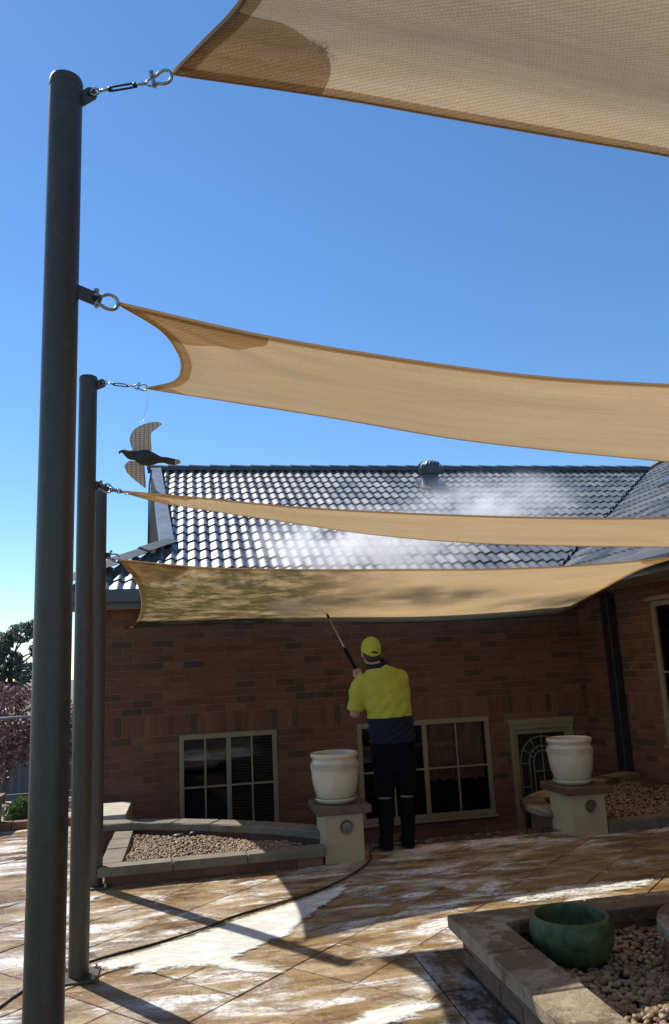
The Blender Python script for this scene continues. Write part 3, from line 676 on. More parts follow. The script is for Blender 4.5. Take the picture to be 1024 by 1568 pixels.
for r_ in range(rowsN+1):
    b = r_*TG-0.03
    k0 = int((EXL-1)/TW)
    for k in range(k0, 50):
        a = k*TW
        c = on_main(a+TW/2, b+TG/2); y = c[1]; x0_, x1_ = a, a+TW
        yb0, yb1 = on_main(0, b)[1], on_main(0, b+TG)[1]
        left0 = EXL+(yb0-EY) if yb0 < GY else gxl(yb0)+.13; left1 = EXL+(yb1-EY) if yb1 < GY else gxl(yb1)+.13
        right0, right1 = EXR+(yb0-EY), EXR+(yb1-EY)
        if x1_ < min(left0, left1) or x0_ > max(right0, right1)+0.1: continue
        whole = x0_ > max(left0, left1)+0.02 and x1_ < min(right0, right1)-0.06 and b+TG < SLOPE-0.02
        cx, cy, dd = px(c)
        if whole and not hidden(cx, cy) and 150 < cx < 1010 and not (640 < cx < 676 and cy < 735): parts_.append((dd, a, b))
        else: (lowleft if yb0 < GY and c[0] < 2 else upper).add([on_main(p[0]+a, p[1]+b, p[2]) for p in tv], tf)
parts_.sort()
for q, (dd, a, b) in enumerate(parts_):
    if q < 300:
        o = link('roof_tile', tmesh, on_main(a, b), 0, roof); o.rotation_euler = (PIT+random.uniform(-.006, .006), random.uniform(-.006, .006), random.uniform(-.004, .004))
    else: upper.add([on_main(p[0]+a, p[1]+b, p[2]) for p in tv], tf)
def cut(mb, planes):
    bm = bmesh.new(); me = bpy.data.meshes.new('t'); me.from_pydata(mb.v, [], mb.f); bm.from_mesh(me); bpy.data.meshes.remove(me)
    for co, no in planes: bmesh.ops.bisect_plane(bm, geom=bm.verts[:]+bm.edges[:]+bm.faces[:], plane_co=co, plane_no=no, clear_outer=True)
    return MB().bm(bm)
def stuff_tiles(mb): o = obj('tile_courses', mb, 'tile', roof, smooth=True, kind='stuff', sharp=50); return o
vn = Vector((1, -1, 0)).normalized()
stuff_tiles(cut(lowleft, [((EXL, EY, 0), Vector((-1, 1, 0)).normalized())]))
stuff_tiles(cut(upper, [((EXR-0.05, EY, 0), vn), ((GXB+.13, GY, 0), Vector((-(RY-GY), GXT-GXB, 0)).normalized()), ((0, RY, 0), Vector((0, 1, 0)))]))
wing = MB()
for r_ in range(int((XV+HX-EXR)/cp/TG)):
    b = r_*TG-0.03
    for k in range(-17, 15):
        a = k*TW; c = on_wing(a+TW/2, b+TG/2)
        if c[1]-EY > (c[0]-EXR)+0.5 or (c[0]-XV)+(c[1]-RY) > 0.5 or px(c)[0] > 1150: continue
        wing.add([on_wing(p[0]+a, p[1]+b, p[2]) for p in tv], tf)
stuff_tiles(cut(wing, [((EXR+0.05, EY, 0), -vn), ((XV, RY, 0), Vector((1, 1, 0)).normalized())]))
# valley tray
vt = MB(); va = Vector((EXR, EY, EZ-.02)); vb = Vector((XV, RY, RZ-.02)); sd = Vector((1, -1, 0)).normalized()*0.09
vt.add([va-sd, va+sd, vb+sd, vb-sd], [(0, 1, 2, 3)]); obj('valley_gutter', vt, 'gutter', roof)
def cap_row(p0, p1, n, rad, up=Vector((0, 0, 1)), arc_=105, K=8):
    p0, p1 = Vector(p0), Vector(p1); d = (p1-p0)/n; dn = d.normalized(); sx_ = dn.cross(up).normalized(); uu = sx_.cross(dn)
    for i in range(n):
        mb = MB(); v = []
        a, b = p0+d*i, p0+d*(i+1)+dn*0.045
        for q, (c, r_) in enumerate(((a, rad), (b, rad*1.10), (b, rad*0.95), (a, rad*0.85))):
            for k in range(K+1):
                t_ = R(-arc_+2*arc_*k/K); v.append(c+sx_*math.sin(t_)*r_+uu*(math.cos(t_)*r_*0.75-rad*0.35+(0.012 if q in (1, 2) else 0)))
        f = [(q*(K+1)+k, q*(K+1)+k+1, ((q+1) % 4)*(K+1)+k+1, ((q+1) % 4)*(K+1)+k) for q in range(4) for k in range(K)]
        obj('ridge_cap', mb.add(v, f), 'cap_tile', roof, smooth=True, sharp=40)
cap_row((XV+0.05, RY, RZ+.03), (GXT-.03, RY, RZ+.03), 27, .125)
cap_row((XV, RY, RZ+.04), (XV+1.8, RY-1.8, RZ+.04+1.8*TP), 7, .125)
cap_row((GX+.10, GY+.10, EZ+(GY-EY)*TP+.09), (EXL, EY, EZ+.05), 4, .17, arc_=62, K=2)
# gablet: barge capping along the slope and the panel behind it
bg_ = MB(); n_ = Vector((0, -sp, cp)); A = Vector((GXB, GY-.02, EZ+(GY-.02-EY)*TP)); B = Vector((GXT, RY, RZ)); t_ = MB()
for (x0_, x1_, h0, h1) in ((-0.02, 0.165, 0.055, 0.075), (-0.02, 0.0, -0.10, 0.05)):
    v = [p+Vector((x, 0, 0))+n_*h for p in (A, B) for x, h in ((x0_, h0), (x1_, h0), (x1_, h1), (x0_, h1))]
    bg_.add(v, [(0, 1, 5, 4), (1, 2, 6, 5), (2, 3, 7, 6), (3, 0, 4, 7), (3, 2, 1, 0), (4, 5, 6, 7)])
obj('barge_capping', bg_, 'flash', roof)
gp = MB().add([(x, y, z) for y in (12.5, 12.6) for x, z in ((-.612, 3.3), (-.40, 3.3), (-.47, 4.35), (-.575, 4.70))], [(0, 1, 2, 3), (7, 6, 5, 4), (0, 4, 5, 1), (1, 5, 6, 2), (2, 6, 7, 3), (3, 7, 4, 0)])
gpo = obj('gable_panel', gp, 'beige', house)
obj('corner_trim', MB().tube([(-.62, 12.48, 3.3), (-.60, 12.48, 4.5), (-.565, 12.48, 4.76)], .016, 6), 'gutter', gpo)
# eaves
def gutter(name, p0, p1, out):
    p0, p1, o_ = Vector(p0), Vector(p1), Vector(out); up = Vector((0, 0, 1))
    prof = [(0, .0), (0, -.115), (.105, -.115), (.125, -.05), (.118, .012), (.128, .018), (.132, .006), (.14, -.05), (.118, -.125), (-.0, -.125)]
    v = [p+o_*a+up*b for p in (p0, p1) for a, b in prof]; n = len(prof)
    return obj(name, MB().add(v, [(i, (i+1) % n, n+(i+1) % n, n+i) for i in range(n)]+[tuple(range(n))[::-1], tuple(range(n, 2*n))]), 'gutter', house)
gutter('gutter', (EXL, EY, EZ-.01), (EXR-.14, EY, EZ-.01), (0, -1, 0))
gutter('gutter', (EXR, EY-.14, EZ-.01), (EXR, -2.6, EZ-.01), (-1, 0, 0))
obj('eaves_board', MB().box((EXL, EY+.001, EZ-.20), (EXR, EY+.03, EZ-.045)), 'gutter', house)
obj('eaves_board', MB().box((EXR+.001, -2.6, EZ-.20), (EXR+.03, EY, EZ-.045)), 'gutter', house)
obj('soffit', MB().box((EXL, EY+.03, EZ-.19), (EXR+.45, WY+.2, EZ-.175)).box((EXR+.031, -2.6, EZ-.192), (RX+.1, EY+.03, EZ-.177)), 'beige', house)
obj('quad_trim', MB().box((RX-.03, -2.6, EZ-.225), (RX+.01, 9.45, EZ-.193)), 'frame', house)
dp = MB().box((RX-.115, 8.56, 0.04), (RX-.012, 8.72, 2.20), bev=0.015)
dpo = obj('downpipe', dp, 'pipe', house)
for z in (0.95, 2.0): obj('pipe_strap', MB().box((RX-.122, 8.545, z), (RX-.004, 8.735, z+.03), bev=.004), 'pipe', dpo)
# turbine ventilator on the roof
vx, vy = 4.32, 13.0; vz = EZ+(vy-EY)*TP
vent = thing('roof_ventilator', 'dark round turbine ventilator standing just below the roof ridge', 'ventilator', (vx, vy, vz))
obj('flashing', MB().add([on_main(vx+a, (vy-EY)/cp+b, .07) for a, b in ((-.26, -.28), (.26, -.28), (.26, .25), (-.26, .25))], [(0, 1, 2, 3)]), 'gutter', vent)
obj('throat', MB().lathe(((.155, -.12), (.15, .16), (.16, .17), (.16, .19), (.14, .20)), (vx, vy, vz), 28), 'gutter', vent, smooth=True, sharp=40)
hd = obj('turbine_head', MB().lathe(((.15, .20), (.17, .21), (.185, .25), (.195, .31), (.188, .37), (.16, .42), (.10, .45), (.03, .462)), (vx, vy, vz), 32), 'gutter', vent, smooth=True)
for k in range(20):
    a = 2*math.pi*k/20; mb = MB(); v = []
    for r_, z, tw in ((.168, .21, 0), (.200, .26, .10), (.214, .32, .18), (.204, .38, .26), (.17, .43, .34), (.11, .462, .42)):
        for dr, da_ in ((0, 0), (.012, .13)):
            t_ = a+tw+da_; v.append((vx+(r_+dr)*math.cos(t_), vy+(r_+dr)*math.sin(t_), vz+z))
    mb.add(v, [(2*i, 2*i+1, 2*i+3, 2*i+2) for i in range(5)]); obj('vane', mb, 'gutter', hd, smooth=True)
# skylight on the wing roof
sk = thing('skylight', 'pale flat skylight set in the tiles of the right wing roof', 'skylight', on_wing(-1.0, 3.0))
def wbox(a0, a1, b0, b1, h0, h1): t = MB().box((a0, b0, h0), (a1, b1, h1)); return MB().add([on_wing(*p) for p in t.v], t.f)
obj('frame', wbox(-1.55, -0.75, 3.15, 3.75, .0, .10), 'flash', sk); obj('pane', wbox(-1.50, -0.80, 3.20, 3.70, .101, .11), 'glass', sk)

# ------------------------------------------------------------------ planters, walls, pillars
def ico(level):
    bm = bmesh.new(); bmesh.ops.create_icosphere(bm, subdivisions=level, radius=1); bm.verts.index_update()
    v = np.array([x.co[:] for x in bm.verts]); f = [[q.index for q in p.verts] for p in bm.faces]; bm.free(); return v, f
def pebbles(name, inside, box, n, size, z, level, seed, parent=None, label=None, layers=2):
    g = np.random.default_rng(seed); V, F = ico(level); mb = MB(); c = 0
    while c < n:
        x, y = g.uniform(box[0], box[1]), g.uniform(box[2], box[3])
        if not inside(x, y): continue
        c += 1; s_ = size*g.uniform(.6, 1.25)*np.array([1, g.uniform(.65, .95), g.uniform(.5, .75)])
        a, b = g.uniform(0, 6.28), g.uniform(-.5, .5); ca, sa, cb, sb = math.cos(a), math.sin(a), math.cos(b), math.sin(b)
        v = V*s_*(1+g.uniform(-.10, .10, (len(V), 1)))
        v = np.c_[v[:, 0]*cb-v[:, 2]*sb, v[:, 1], v[:, 0]*sb+v[:, 2]*cb]; v = np.c_[v[:, 0]*ca-v[:, 1]*sa, v[:, 0]*sa+v[:, 1]*ca, v[:, 2]]
        o = len(mb.v); mb.v += list(map(tuple, v+np.array([x, y, z+g.uniform(-.4, .7)*size+0.02*math.sin(x*5+seed)*math.sin(y*6)]))); mb.f += [tuple(i+o for i in q) for q in F]; mb.m += [0]*len(F)
    return obj(name, mb, 'pebble', parent, smooth=True, label=label, cat='pebbles' if parent is None else None, kind='stuff')
def poly_in(poly):
    def f(x, y):
        c = False
        for i in range(len(poly)):
            (x0, y0), (x1, y1) = poly[i-1], poly[i]
            if (y0 > y) != (y1 > y) and x < (x1-x0)*(y-y0)/(y1-y0)+x0: c = not c
        return c
    return f
def stone(mbpoly, z0, z1, parent, mat='cap_stone', name='capping_stone'):
    """one coping stone from a plan polygon, edges eased"""
    n = len(mbpoly); c = sum((Vector(p) for p in mbpoly), Vector((0, 0)))/n; e = 0.010; rr = lambda: random.uniform(-.003, .003)
    sh = lambda p, d: tuple(Vector(p)+(c-Vector(p)).normalized()*d)
    lay = [([sh(p, .004) for p in mbpoly], z0), (mbpoly, z0+.006), (mbpoly, z1-e), ([sh(p, e) for p in mbpoly], z1)]
    jit = [(rr(), rr()) for _ in range(n)]; dz = rr()*0.5
    v = [(p[0]+jit[i][0], p[1]+jit[i][1], z+dz) for ps, z in lay for i, p in enumerate(ps)]
    f = [(k*n+i, k*n+(i+1) % n, (k+1)*n+(i+1) % n, (k+1)*n+i) for k in range(3) for i in range(n)]+[tuple(range(3*n, 4*n)), tuple(range(n))[::-1]]
    return obj(name, MB().add(v, f), mat, parent)
def offset(P, d):
    P = np.array(P); T = np.gradient(P, axis=0); T /= np.linalg.norm(T, axis=1)[:, None]; return P+np.c_[-T[:, 1], T[:, 0]]*d
def curved_cap(path, wid, z0, z1, parent, n, mat, sub=4):
    A = spline(path, n*sub+1); B = offset(A, wid)
    for i in range(n):
        a = [tuple(p) for p in A[i*sub:(i+1)*sub+1]]; b = [tuple(p) for p in B[i*sub:(i+1)*sub+1]]
        g = 0.004; a[0] = tuple(np.array(a[0])+(np.array(a[1])-a[0])*.04); b[0] = tuple(np.array(b[0])+(np.array(b[1])-b[0])*.04)
        stone(a+b[::-1], z0, z1, parent, mat)
def curved_core(path, d0, d1, z0, z1, n=40):
    A = spline(path, n); I, O = offset(A, d0), offset(A, d1); mb = MB(); v = [(*p, z) for z in (z0, z1) for p in np.vstack([I, O])]
    k = 2*n; f = []
    for i in range(n-1): f += [(i, i+1, k+i+1, k+i), (n+i+1, n+i, k+n+i, k+n+i+1), (k+i, k+i+1, k+n+i+1, k+n+i)]
    return mb.add(v, f)
def face_bricks(parent, origin, rot, ulen, z0, ncourse, h=0.07, L_=0.23):
    c_, s_ = math.cos(rot), math.sin(rot)
    for k in range(ncourse):
        u = -0.12 if k % 2 else 0.0
        while u < ulen-.03:
            a, b = max(u, 0), min(u+L_, ulen)
            link('brick', brick_mesh(b-a, h, random.choices((3, 1, 0), (.6, .3, .1))[0], random.randrange(3)), (origin[0]+c_*a, origin[1]+s_*a, z0+k*(h+.009)), rot, parent); u += L_+.009

# left pebble bed with a bowed back wall
ARC = [(-0.90, 7.64), (-0.45, 7.52), (0.05, 7.27), (0.5, 6.98), (0.84, 6.68), (1.03, 6.46)]
lp = thing('stone_planter', 'low stone edged pebble bed with a curved back wall below the left window', 'planter', (0.2, 6.8, 0))
obj('wall', MB().box((-.60, 6.262, -.01), (1.0, 6.335, .074)).box((-.62, 6.336, -.01), (-.53, 7.45, .084)), 'mortar', lp)
face_bricks(lp, (-.62, 6.255), 0, 1.62, .002, 1, h=.070)
obj('back_wall', curved_core(ARC, .03, .17, -1.35, .135), 'brick0', lp)
xs = [-.665, -.13, .42, 1.02]
for a, b in zip(xs, xs[1:]): stone([(a+.003, 6.205), (b-.003, 6.205), (b-.003, 6.345), (a+.003 if a > -.6 else -.66, 6.345)], .075, .14, lp, 'cap_grey')
for a, b in ((6.349, 6.83), (6.836, 7.2), (7.206, 7.56)): stone([(-.665, a), (-.50, a), (-.50, b), (-.665, b)], .085, .14, lp, 'cap_grey')
curved_cap(ARC, .20, .137, .20, lp, 6, 'cap_grey')
inner = [(-.51, 6.335), (1.0, 6.335), (1.0, 6.46), (.82, 6.66), (.5, 6.95), (.05, 7.25), (-.45, 7.5), (-.51, 7.52)]
obj('soil_fill', MB().prism(inner, -.005, .07), 'soil', lp)
pebbles('pebble_fill', poly_in(inner), (-.51, 1.0, 6.33, 7.53), 4600, .0155, .088, 1, 11, lp)
mb = MB(); t = ico(2); v = t[0]*np.array([.06, .035, .022])+np.array([-.1, 7.24, .115]); mb.add(v, t[1]); v = t[0]*np.array([.035, .03, .028])+np.array([0.02, 7.2, .125]); mb.add(v, t[1])
obj('rock', mb, 'pipe', smooth=True, label='small dark rock lying on the left pebble bed by the curved wall', cat='rock')
obj('concrete_landing', MB().box((-.98, 7.99, -1.35), (-.60, 8.75, .21), bev=.01), 'concrete', label='sunlit pale concrete block behind the left pebble bed', cat='block')

# right pebble bed beside the wing
rb = thing('stone_planter', 'pebble bed with a low stone kerb against the right wing wall', 'planter', (4.2, 7.2, 0))
RARC = [(3.34, 6.81), (3.29, 7.05), (3.36, 7.33), (3.60, 7.58), (3.95, 7.82), (4.45, 8.12), (5.04, 8.42)]
obj('back_wall', curved_core(RARC, -.02, .15, -1.35, .085), 'brick0', rb)
curved_cap(RARC, .22, .086, .145, rb, 6, 'cap_stone')
xs = [3.48, 3.98, 4.48, 4.98]
for a, b in zip(xs, xs[1:]): stone([(a+.003, 6.40+(a-3.48)*.06), (b-.003, 6.40+(b-3.48)*.06), (b-.003, 6.55+(b-3.48)*.06), (a+.003, 6.55+(a-3.48)*.06)], .003, .085, rb, 'cap_grey')
inr = [(3.3, 6.8), (3.5, 6.56), (5.04, 6.65), (5.04, 8.40), (4.45, 8.1), (3.95, 7.8), (3.55, 7.54), (3.3, 7.3)]
obj('soil_fill', MB().prism(inr, -.005, .045), 'soil', rb)
pebbles('pebble_fill', poly_in(inr), (3.3, 5.04, 6.5, 8.4), 3000, .019, .062, 1, 12, rb)
obj('plinth', MB().box((4.80, 7.9, .03), (5.045, 9.2, .10), bev=.01), 'slab', rb)

# foreground brick planter
fp = thing('brick_planter', 'low brick planter with sandstone capping in the right foreground', 'planter', (1.4, 4.0, 0))
obj('wall', MB().box((1.352, 1.2, -.01), (1.47, 4.04, .156)).box((1.352, 3.94, -.01), (4.6, 4.05, .1555)), 'mortar', fp)
face_bricks(fp, (1.345, 4.058), -math.pi/2, 2.3, .002, 2, h=.070)
face_bricks(fp, (1.47, 3.935), 0, 2.0, .002, 2, h=.070)
obj('corner_brick', MB().box((1.343, 4.042, .002), (1.46, 4.061, .152), bev=.004), 'brick1', fp)
ys = [4.11, 3.55, 3.10, 2.62, 2.15, 1.7]
for i, (a, b) in enumerate(zip(ys, ys[1:])):
    if i == 0: stone([(1.285, 4.11), (1.285, b+.003), (1.515, b+.003), (1.515, 3.905)][::1], .158, .222, fp)
    else: stone([(1.285, a-.003), (1.285, b+.003), (1.515, b+.003), (1.515, a-.003)], .158, .222, fp)
xs = [1.53, 2.05, 2.6, 3.15, 3.7]
stone([(1.292, 4.112), (1.521, 3.907), (2.047, 3.907), (2.047, 4.112)][::-1], .158, .221, fp)
for a, b in zip(xs[1:], xs[2:]): stone([(a+.003, 3.907), (b-.003, 3.907), (b-.003, 4.112), (a+.003, 4.112)], .158, .222, fp)
obj('soil_fill', MB().box((1.472, 1.5, -.01), (3.6, 3.93, .075)), 'soil', fp)
pebbles('pebble_fill', lambda x, y: True, (1.49, 2.75, 2.5, 3.92), 4600, .0175, .098, 2, 13, fp)
bw = thing('planter_bowl', 'round green glazed bowl pot sitting on the foreground pebbles', 'pot', (1.76, 3.69, .10))
pf = [(.10, 0), (.145, .01), (.175, .05), (.190, .10), (.193, .145), (.186, .18), (.176, .196), (.166, .198), (.160, .19), (.165, .15), (.15, .09), (.02, .085)]
obj('bowl', MB().lathe(pf, (1.76, 3.69, .10), 56), 'green_glaze', bw, smooth=True, sharp=60)
obj('soil', MB().lathe(((.150, .088), (.05, .098), (.004, .10)), (1.76, 3.69, .10), 24), 'soil', bw)
rc = thing('round_planter', 'round planter of upright bricks with a curved stone rim at the right edge', 'planter', (2.46, 3.32, 0))
for k in range(10):
    a, b = 2*math.pi*k/10+.012, 2*math.pi*(k+1)/10-.012
    ts = np.linspace(a, b, 6); stone([(2.46+.41*math.cos(t_), 3.32+.41*math.sin(t_)) for t_ in ts]+[(2.46+.20*math.cos(t_), 3.32+.20*math.sin(t_)) for t_ in ts[::-1]], .245, .305, rc)
obj('core', MB().lathe(((.372, 0), (.372, .244), (.1, .2445)), (2.46, 3.32, 0), 40), 'mortar', rc)
bmh = MB().add(*brick_geo(.074, .235, .002)); bms = [mesh_of('brick', bmh, 'brick%d' % i) for i in (3, 1)]
for k in range(29):
    a = 2*math.pi*k/29; link('brick', bms[k % 2], (2.46+.388*math.cos(a)+.037*math.sin(a), 3.32+.388*math.sin(a)-.037*math.cos(a), .006), a+math.pi/2, rc)
obj('soil_fill', MB().lathe(((.26, .2), (.26, .25), (.01, .27)), (2.46, 3.32, 0), 24), 'soil', rc)

# pillars, lights and pots
def pillar(x0, x1, y0, y1, h, label):
    c = ((x0+x1)/2, (y0+y1)/2, 0); p = thing('garden_pillar', label, 'pillar', c, 'cream pillars at the head of the steps')
    obj('shaft', MB().box((x0, y0, -.005), (x1, y1, h), bev=.008), 'render', p)
    stone([(x0-.055, y0-.055), (x1+.055, y0-.055), (x1+.055, y1+.055), (x0-.055, y1+.055)], h, h+.062, p, 'slab', 'top_slab')
    lx, lz = c[0]+.02, h-.10; q = MB()
    prof = ((.052, 0), (.052, .012), (.046, .02), (.038, .014), (.037, .008), (.01, .010))
    t = MB().lathe(prof, (0, 0, 0), 28); lt = obj('round_light', MB().add([(lx+v[0], y0-v[2]-.0005, lz+v[1]) for v in t.v], [f[::-1] for f in t.f]), 'bronze', p, smooth=True, sharp=40)
    obj('light_bar', MB().box((lx-.036, y0-.022, lz-.008), (lx+.036, y0-.010, lz+.008), bev=.003), 'bronze', lt)
    return c, h+.062
def pot(c, z, label, s_=1.0):
    p = thing('ceramic_pot', label, 'pot', (c[0], c[1], z+.001), 'cream glazed pots on pillars'); b = (c[0], c[1], z+.002)
    obj('saucer', MB().lathe([(r_*s_, q*s_) for r_, q in ((.13, 0), (.15, .004), (.172, .030), (.170, .042), (.160, .040), (.15, .026), (.05, .016))], b, 48), 'ceramic', p, smooth=True, sharp=50)
    pr = ((.11, .018), (.135, .022), (.160, .06), (.180, .12), (.192, .19), (.196, .25), (.194, .29), (.190, .315), (.184, .330), (.186, .345), (.192, .352), (.198, .362), (.198, .378), (.192, .388), (.178, .388), (.170, .375), (.168, .33), (.02, .32))
    bd = obj('body', MB().lathe([(r_*s_, q*s_) for r_, q in pr], b, 64), 'ceramic', p, smooth=True, sharp=60)
    bn = MB()
    for zz in (.262, .306): bn.tube([(b[0]+.1955*s_*math.cos(t_), b[1]+.1955*s_*math.sin(t_), b[2]+zz*s_) for t_ in np.linspace(0, 2*math.pi, 60)[:-1]], .0055, 6, closed=True)
    k = 44
    for ph in (0, 1):
        bn.tube([(b[0]+.1965*s_*math.cos(2*math.pi*i/k), b[1]+.1965*s_*math.sin(2*math.pi*i/k), b[2]+s_*(.284+(.015 if (i+ph) % 2 else -.015))) for i in range(k)], .0048, 5, closed=True)
    obj('relief_band', bn, 'ceramic', bd, smooth=True)
    obj('soil', MB().lathe(((.169*s_, .33*s_), (.05, .342*s_), (.004, .345*s_)), b, 24), 'soil', p)
c, z = pillar(1.02, 1.335, 6.27, 6.63, .36, 'cream pillar at the right end of the left pebble bed, beside the worker')
pot((c[0]-.02, c[1]), z, 'cream glazed pot with a patterned band, left of the worker', .99)
c, z = pillar(3.16, 3.475, 6.40, 6.80, .33, 'cream pillar in front of the screen door')
pot((c[0]-.02, c[1]), z, 'cream glazed pot with a patterned band, in front of the screen door', .99)

# ------------------------------------------------------------------ posts
def post(x, y, h, label, brackets):
    p = thing('shade_post', label, 'post', (x, y, 0), 'dark steel posts in a row'); r_ = .0515
    obj('pole', MB().tube([(x, y, z) for z in (0, h*.25, h*.5, h*.75, h)], r_, 40), 'post', p, smooth=True, sharp=60)
    obj('end_cap', MB().lathe(((.0525, -.02), (.0535, 0), (.05, .010), (.03, .016), (.004, .018)), (x, y, h), 36), 'post', p, smooth=True, sharp=50)
    obj('base_plate', MB().box((x-.10, y-.10, .001), (x+.10, y+.10, .013), bev=.003), 'post', p)
    for sx_ in (-1, 1):
        for sy_ in (-1, 1): obj('bolt', MB().lathe(((.011, 0), (.011, .012), (.006, .014), (.006, .024), (.002, .025)), (x+sx_*.078, y+sy_*.078, .013), 6), 'steel', p)
    for a, b, w_ in brackets:
        a, b = Vector(a), Vector(b); d = (b-a).normalized(); sd_ = Vector((0, 1, 0)); up = d.cross(sd_).normalized(); up = up if up.z > 0 else -up
        v = []
        for s_ in (-.004, .004):
            for t_, hh in ((0, -1), (.82, -1), (1, -.55), (1, .55), (.82, 1), (0, 1)): v.append(a+(b-a)*t_+up*hh*w_+sd_*s_)
        br = obj('bracket', MB().add(v, [(0, 1, 2, 3, 4, 5), (11, 10, 9, 8, 7, 6)]+[(i, 6+i, 6+(i+1) % 6, (i+1) % 6) for i in range(6)]), 'post', p)
        t = MB().lathe(((.009, 0), (.009, .002)), (0, 0, 0), 12); q = b-d*.02; obj('eye_hole', MB().add([(q.x+v_[0], q.y-.0045-v_[2], q.z+v_[1]) for v_ in t.v], t.f), 'dark', br)
    return p
post(-.375, 2.3, 3.40, 'thick dark steel post nearest the camera at the left', (((-.34, 2.3, 3.335), (-.282, 2.292, 3.375), .022), ((-.335, 2.3, 2.672), (-.258, 2.318, 2.648), .021)))
post(-.568, 4.5, 3.23, 'second dark steel post, with the bird decoy hanging beside its top', (((-.53, 4.5, 3.185), (-.470, 4.49, 3.208), .026), ((-.53, 4.5, 2.585), (-.480, 4.51, 2.578), .024)))
post(-.685, 6.274, 3.0, 'farthest dark steel post at the corner of the left pebble bed', (((-.65, 6.274, 2.965), (-.598, 6.27, 2.975), .026), ((-.65, 6.275, 2.435), (-.600, 6.276, 2.437), .024)))

# ------------------------------------------------------------------ shade sails
def shackle(parent, p, q):
    """bow shackle with its pin at p and its bow at q"""
    p, q = Vector(p), Vector(q); d = (q-p); ln = d.length; d.normalize(); side = d.cross(Vector((0, 1, 0))).normalized(); nrm = d.cross(side).normalized()
    w_ = ln*.36; r_ = ln*.085; pts = []
    for t_, s_ in ((-.05, .55), (.2, .62), (.45, .95), (.68, 1.0), (.88, .72), (.97, .3), (.97, -.3), (.88, -.72), (.68, -1.0), (.45, -.95), (.2, -.62), (-.05, -.55)): pts.append(p+d*ln*t_+side*w_*s_)
    sh = obj('shackle', MB().tube(spline([tuple(v) for v in pts], 34), r_, 8), 'steel', parent, smooth=True)
    mb = MB().tube([p-side*w_*1.05, p+side*w_*1.15], r_*.95, 8)
    for s_ in (-1, 1): mb.tube([p+side*w_*s_*.75, p+side*w_*s_*.45], r_*1.8, 10)
    mb.tube([p+side*w_*1.15, p+side*w_*1.5], r_*1.5, 8)
    obj('pin', mb, 'steel', sh, smooth=True, sharp=40)
def turnbuckle(parent, p, q):
    p, q = Vector(p), Vector(q); d = q-p; ln = d.length; d.normalize(); side = d.cross(Vector((0, 1, 0))).normalized(); T = lambda t_, s_=0: p+d*ln*t_+side*s_
    mb = MB()
    for e in (0.06, .94): mb.tube([p+d*(ln*e+.014*math.cos(a))+side*.012*math.sin(a) for a in np.linspace(0, 2*math.pi, 15)[:-1]], .0036, 7, closed=True)
    mb.tube([T(.13), T(.34)], .0045, 8).tube([T(.66), T(.87)], .0045, 8)
    tb = obj('turnbuckle', mb, 'steel', parent, smooth=True)
    bd = MB()
    for s_ in (-1, 1): bd.tube([T(.30, s_*.0035), T(.34, s_*.0075), T(.66, s_*.0075), T(.70, s_*.0035)], .0035, 7)
    bd.tube([T(.28), T(.33)], .0085, 8).tube([T(.67), T(.72)], .0085, 8)
    obj('turnbuckle_body', bd, 'pipe', tb, smooth=True)
root_uv = {}
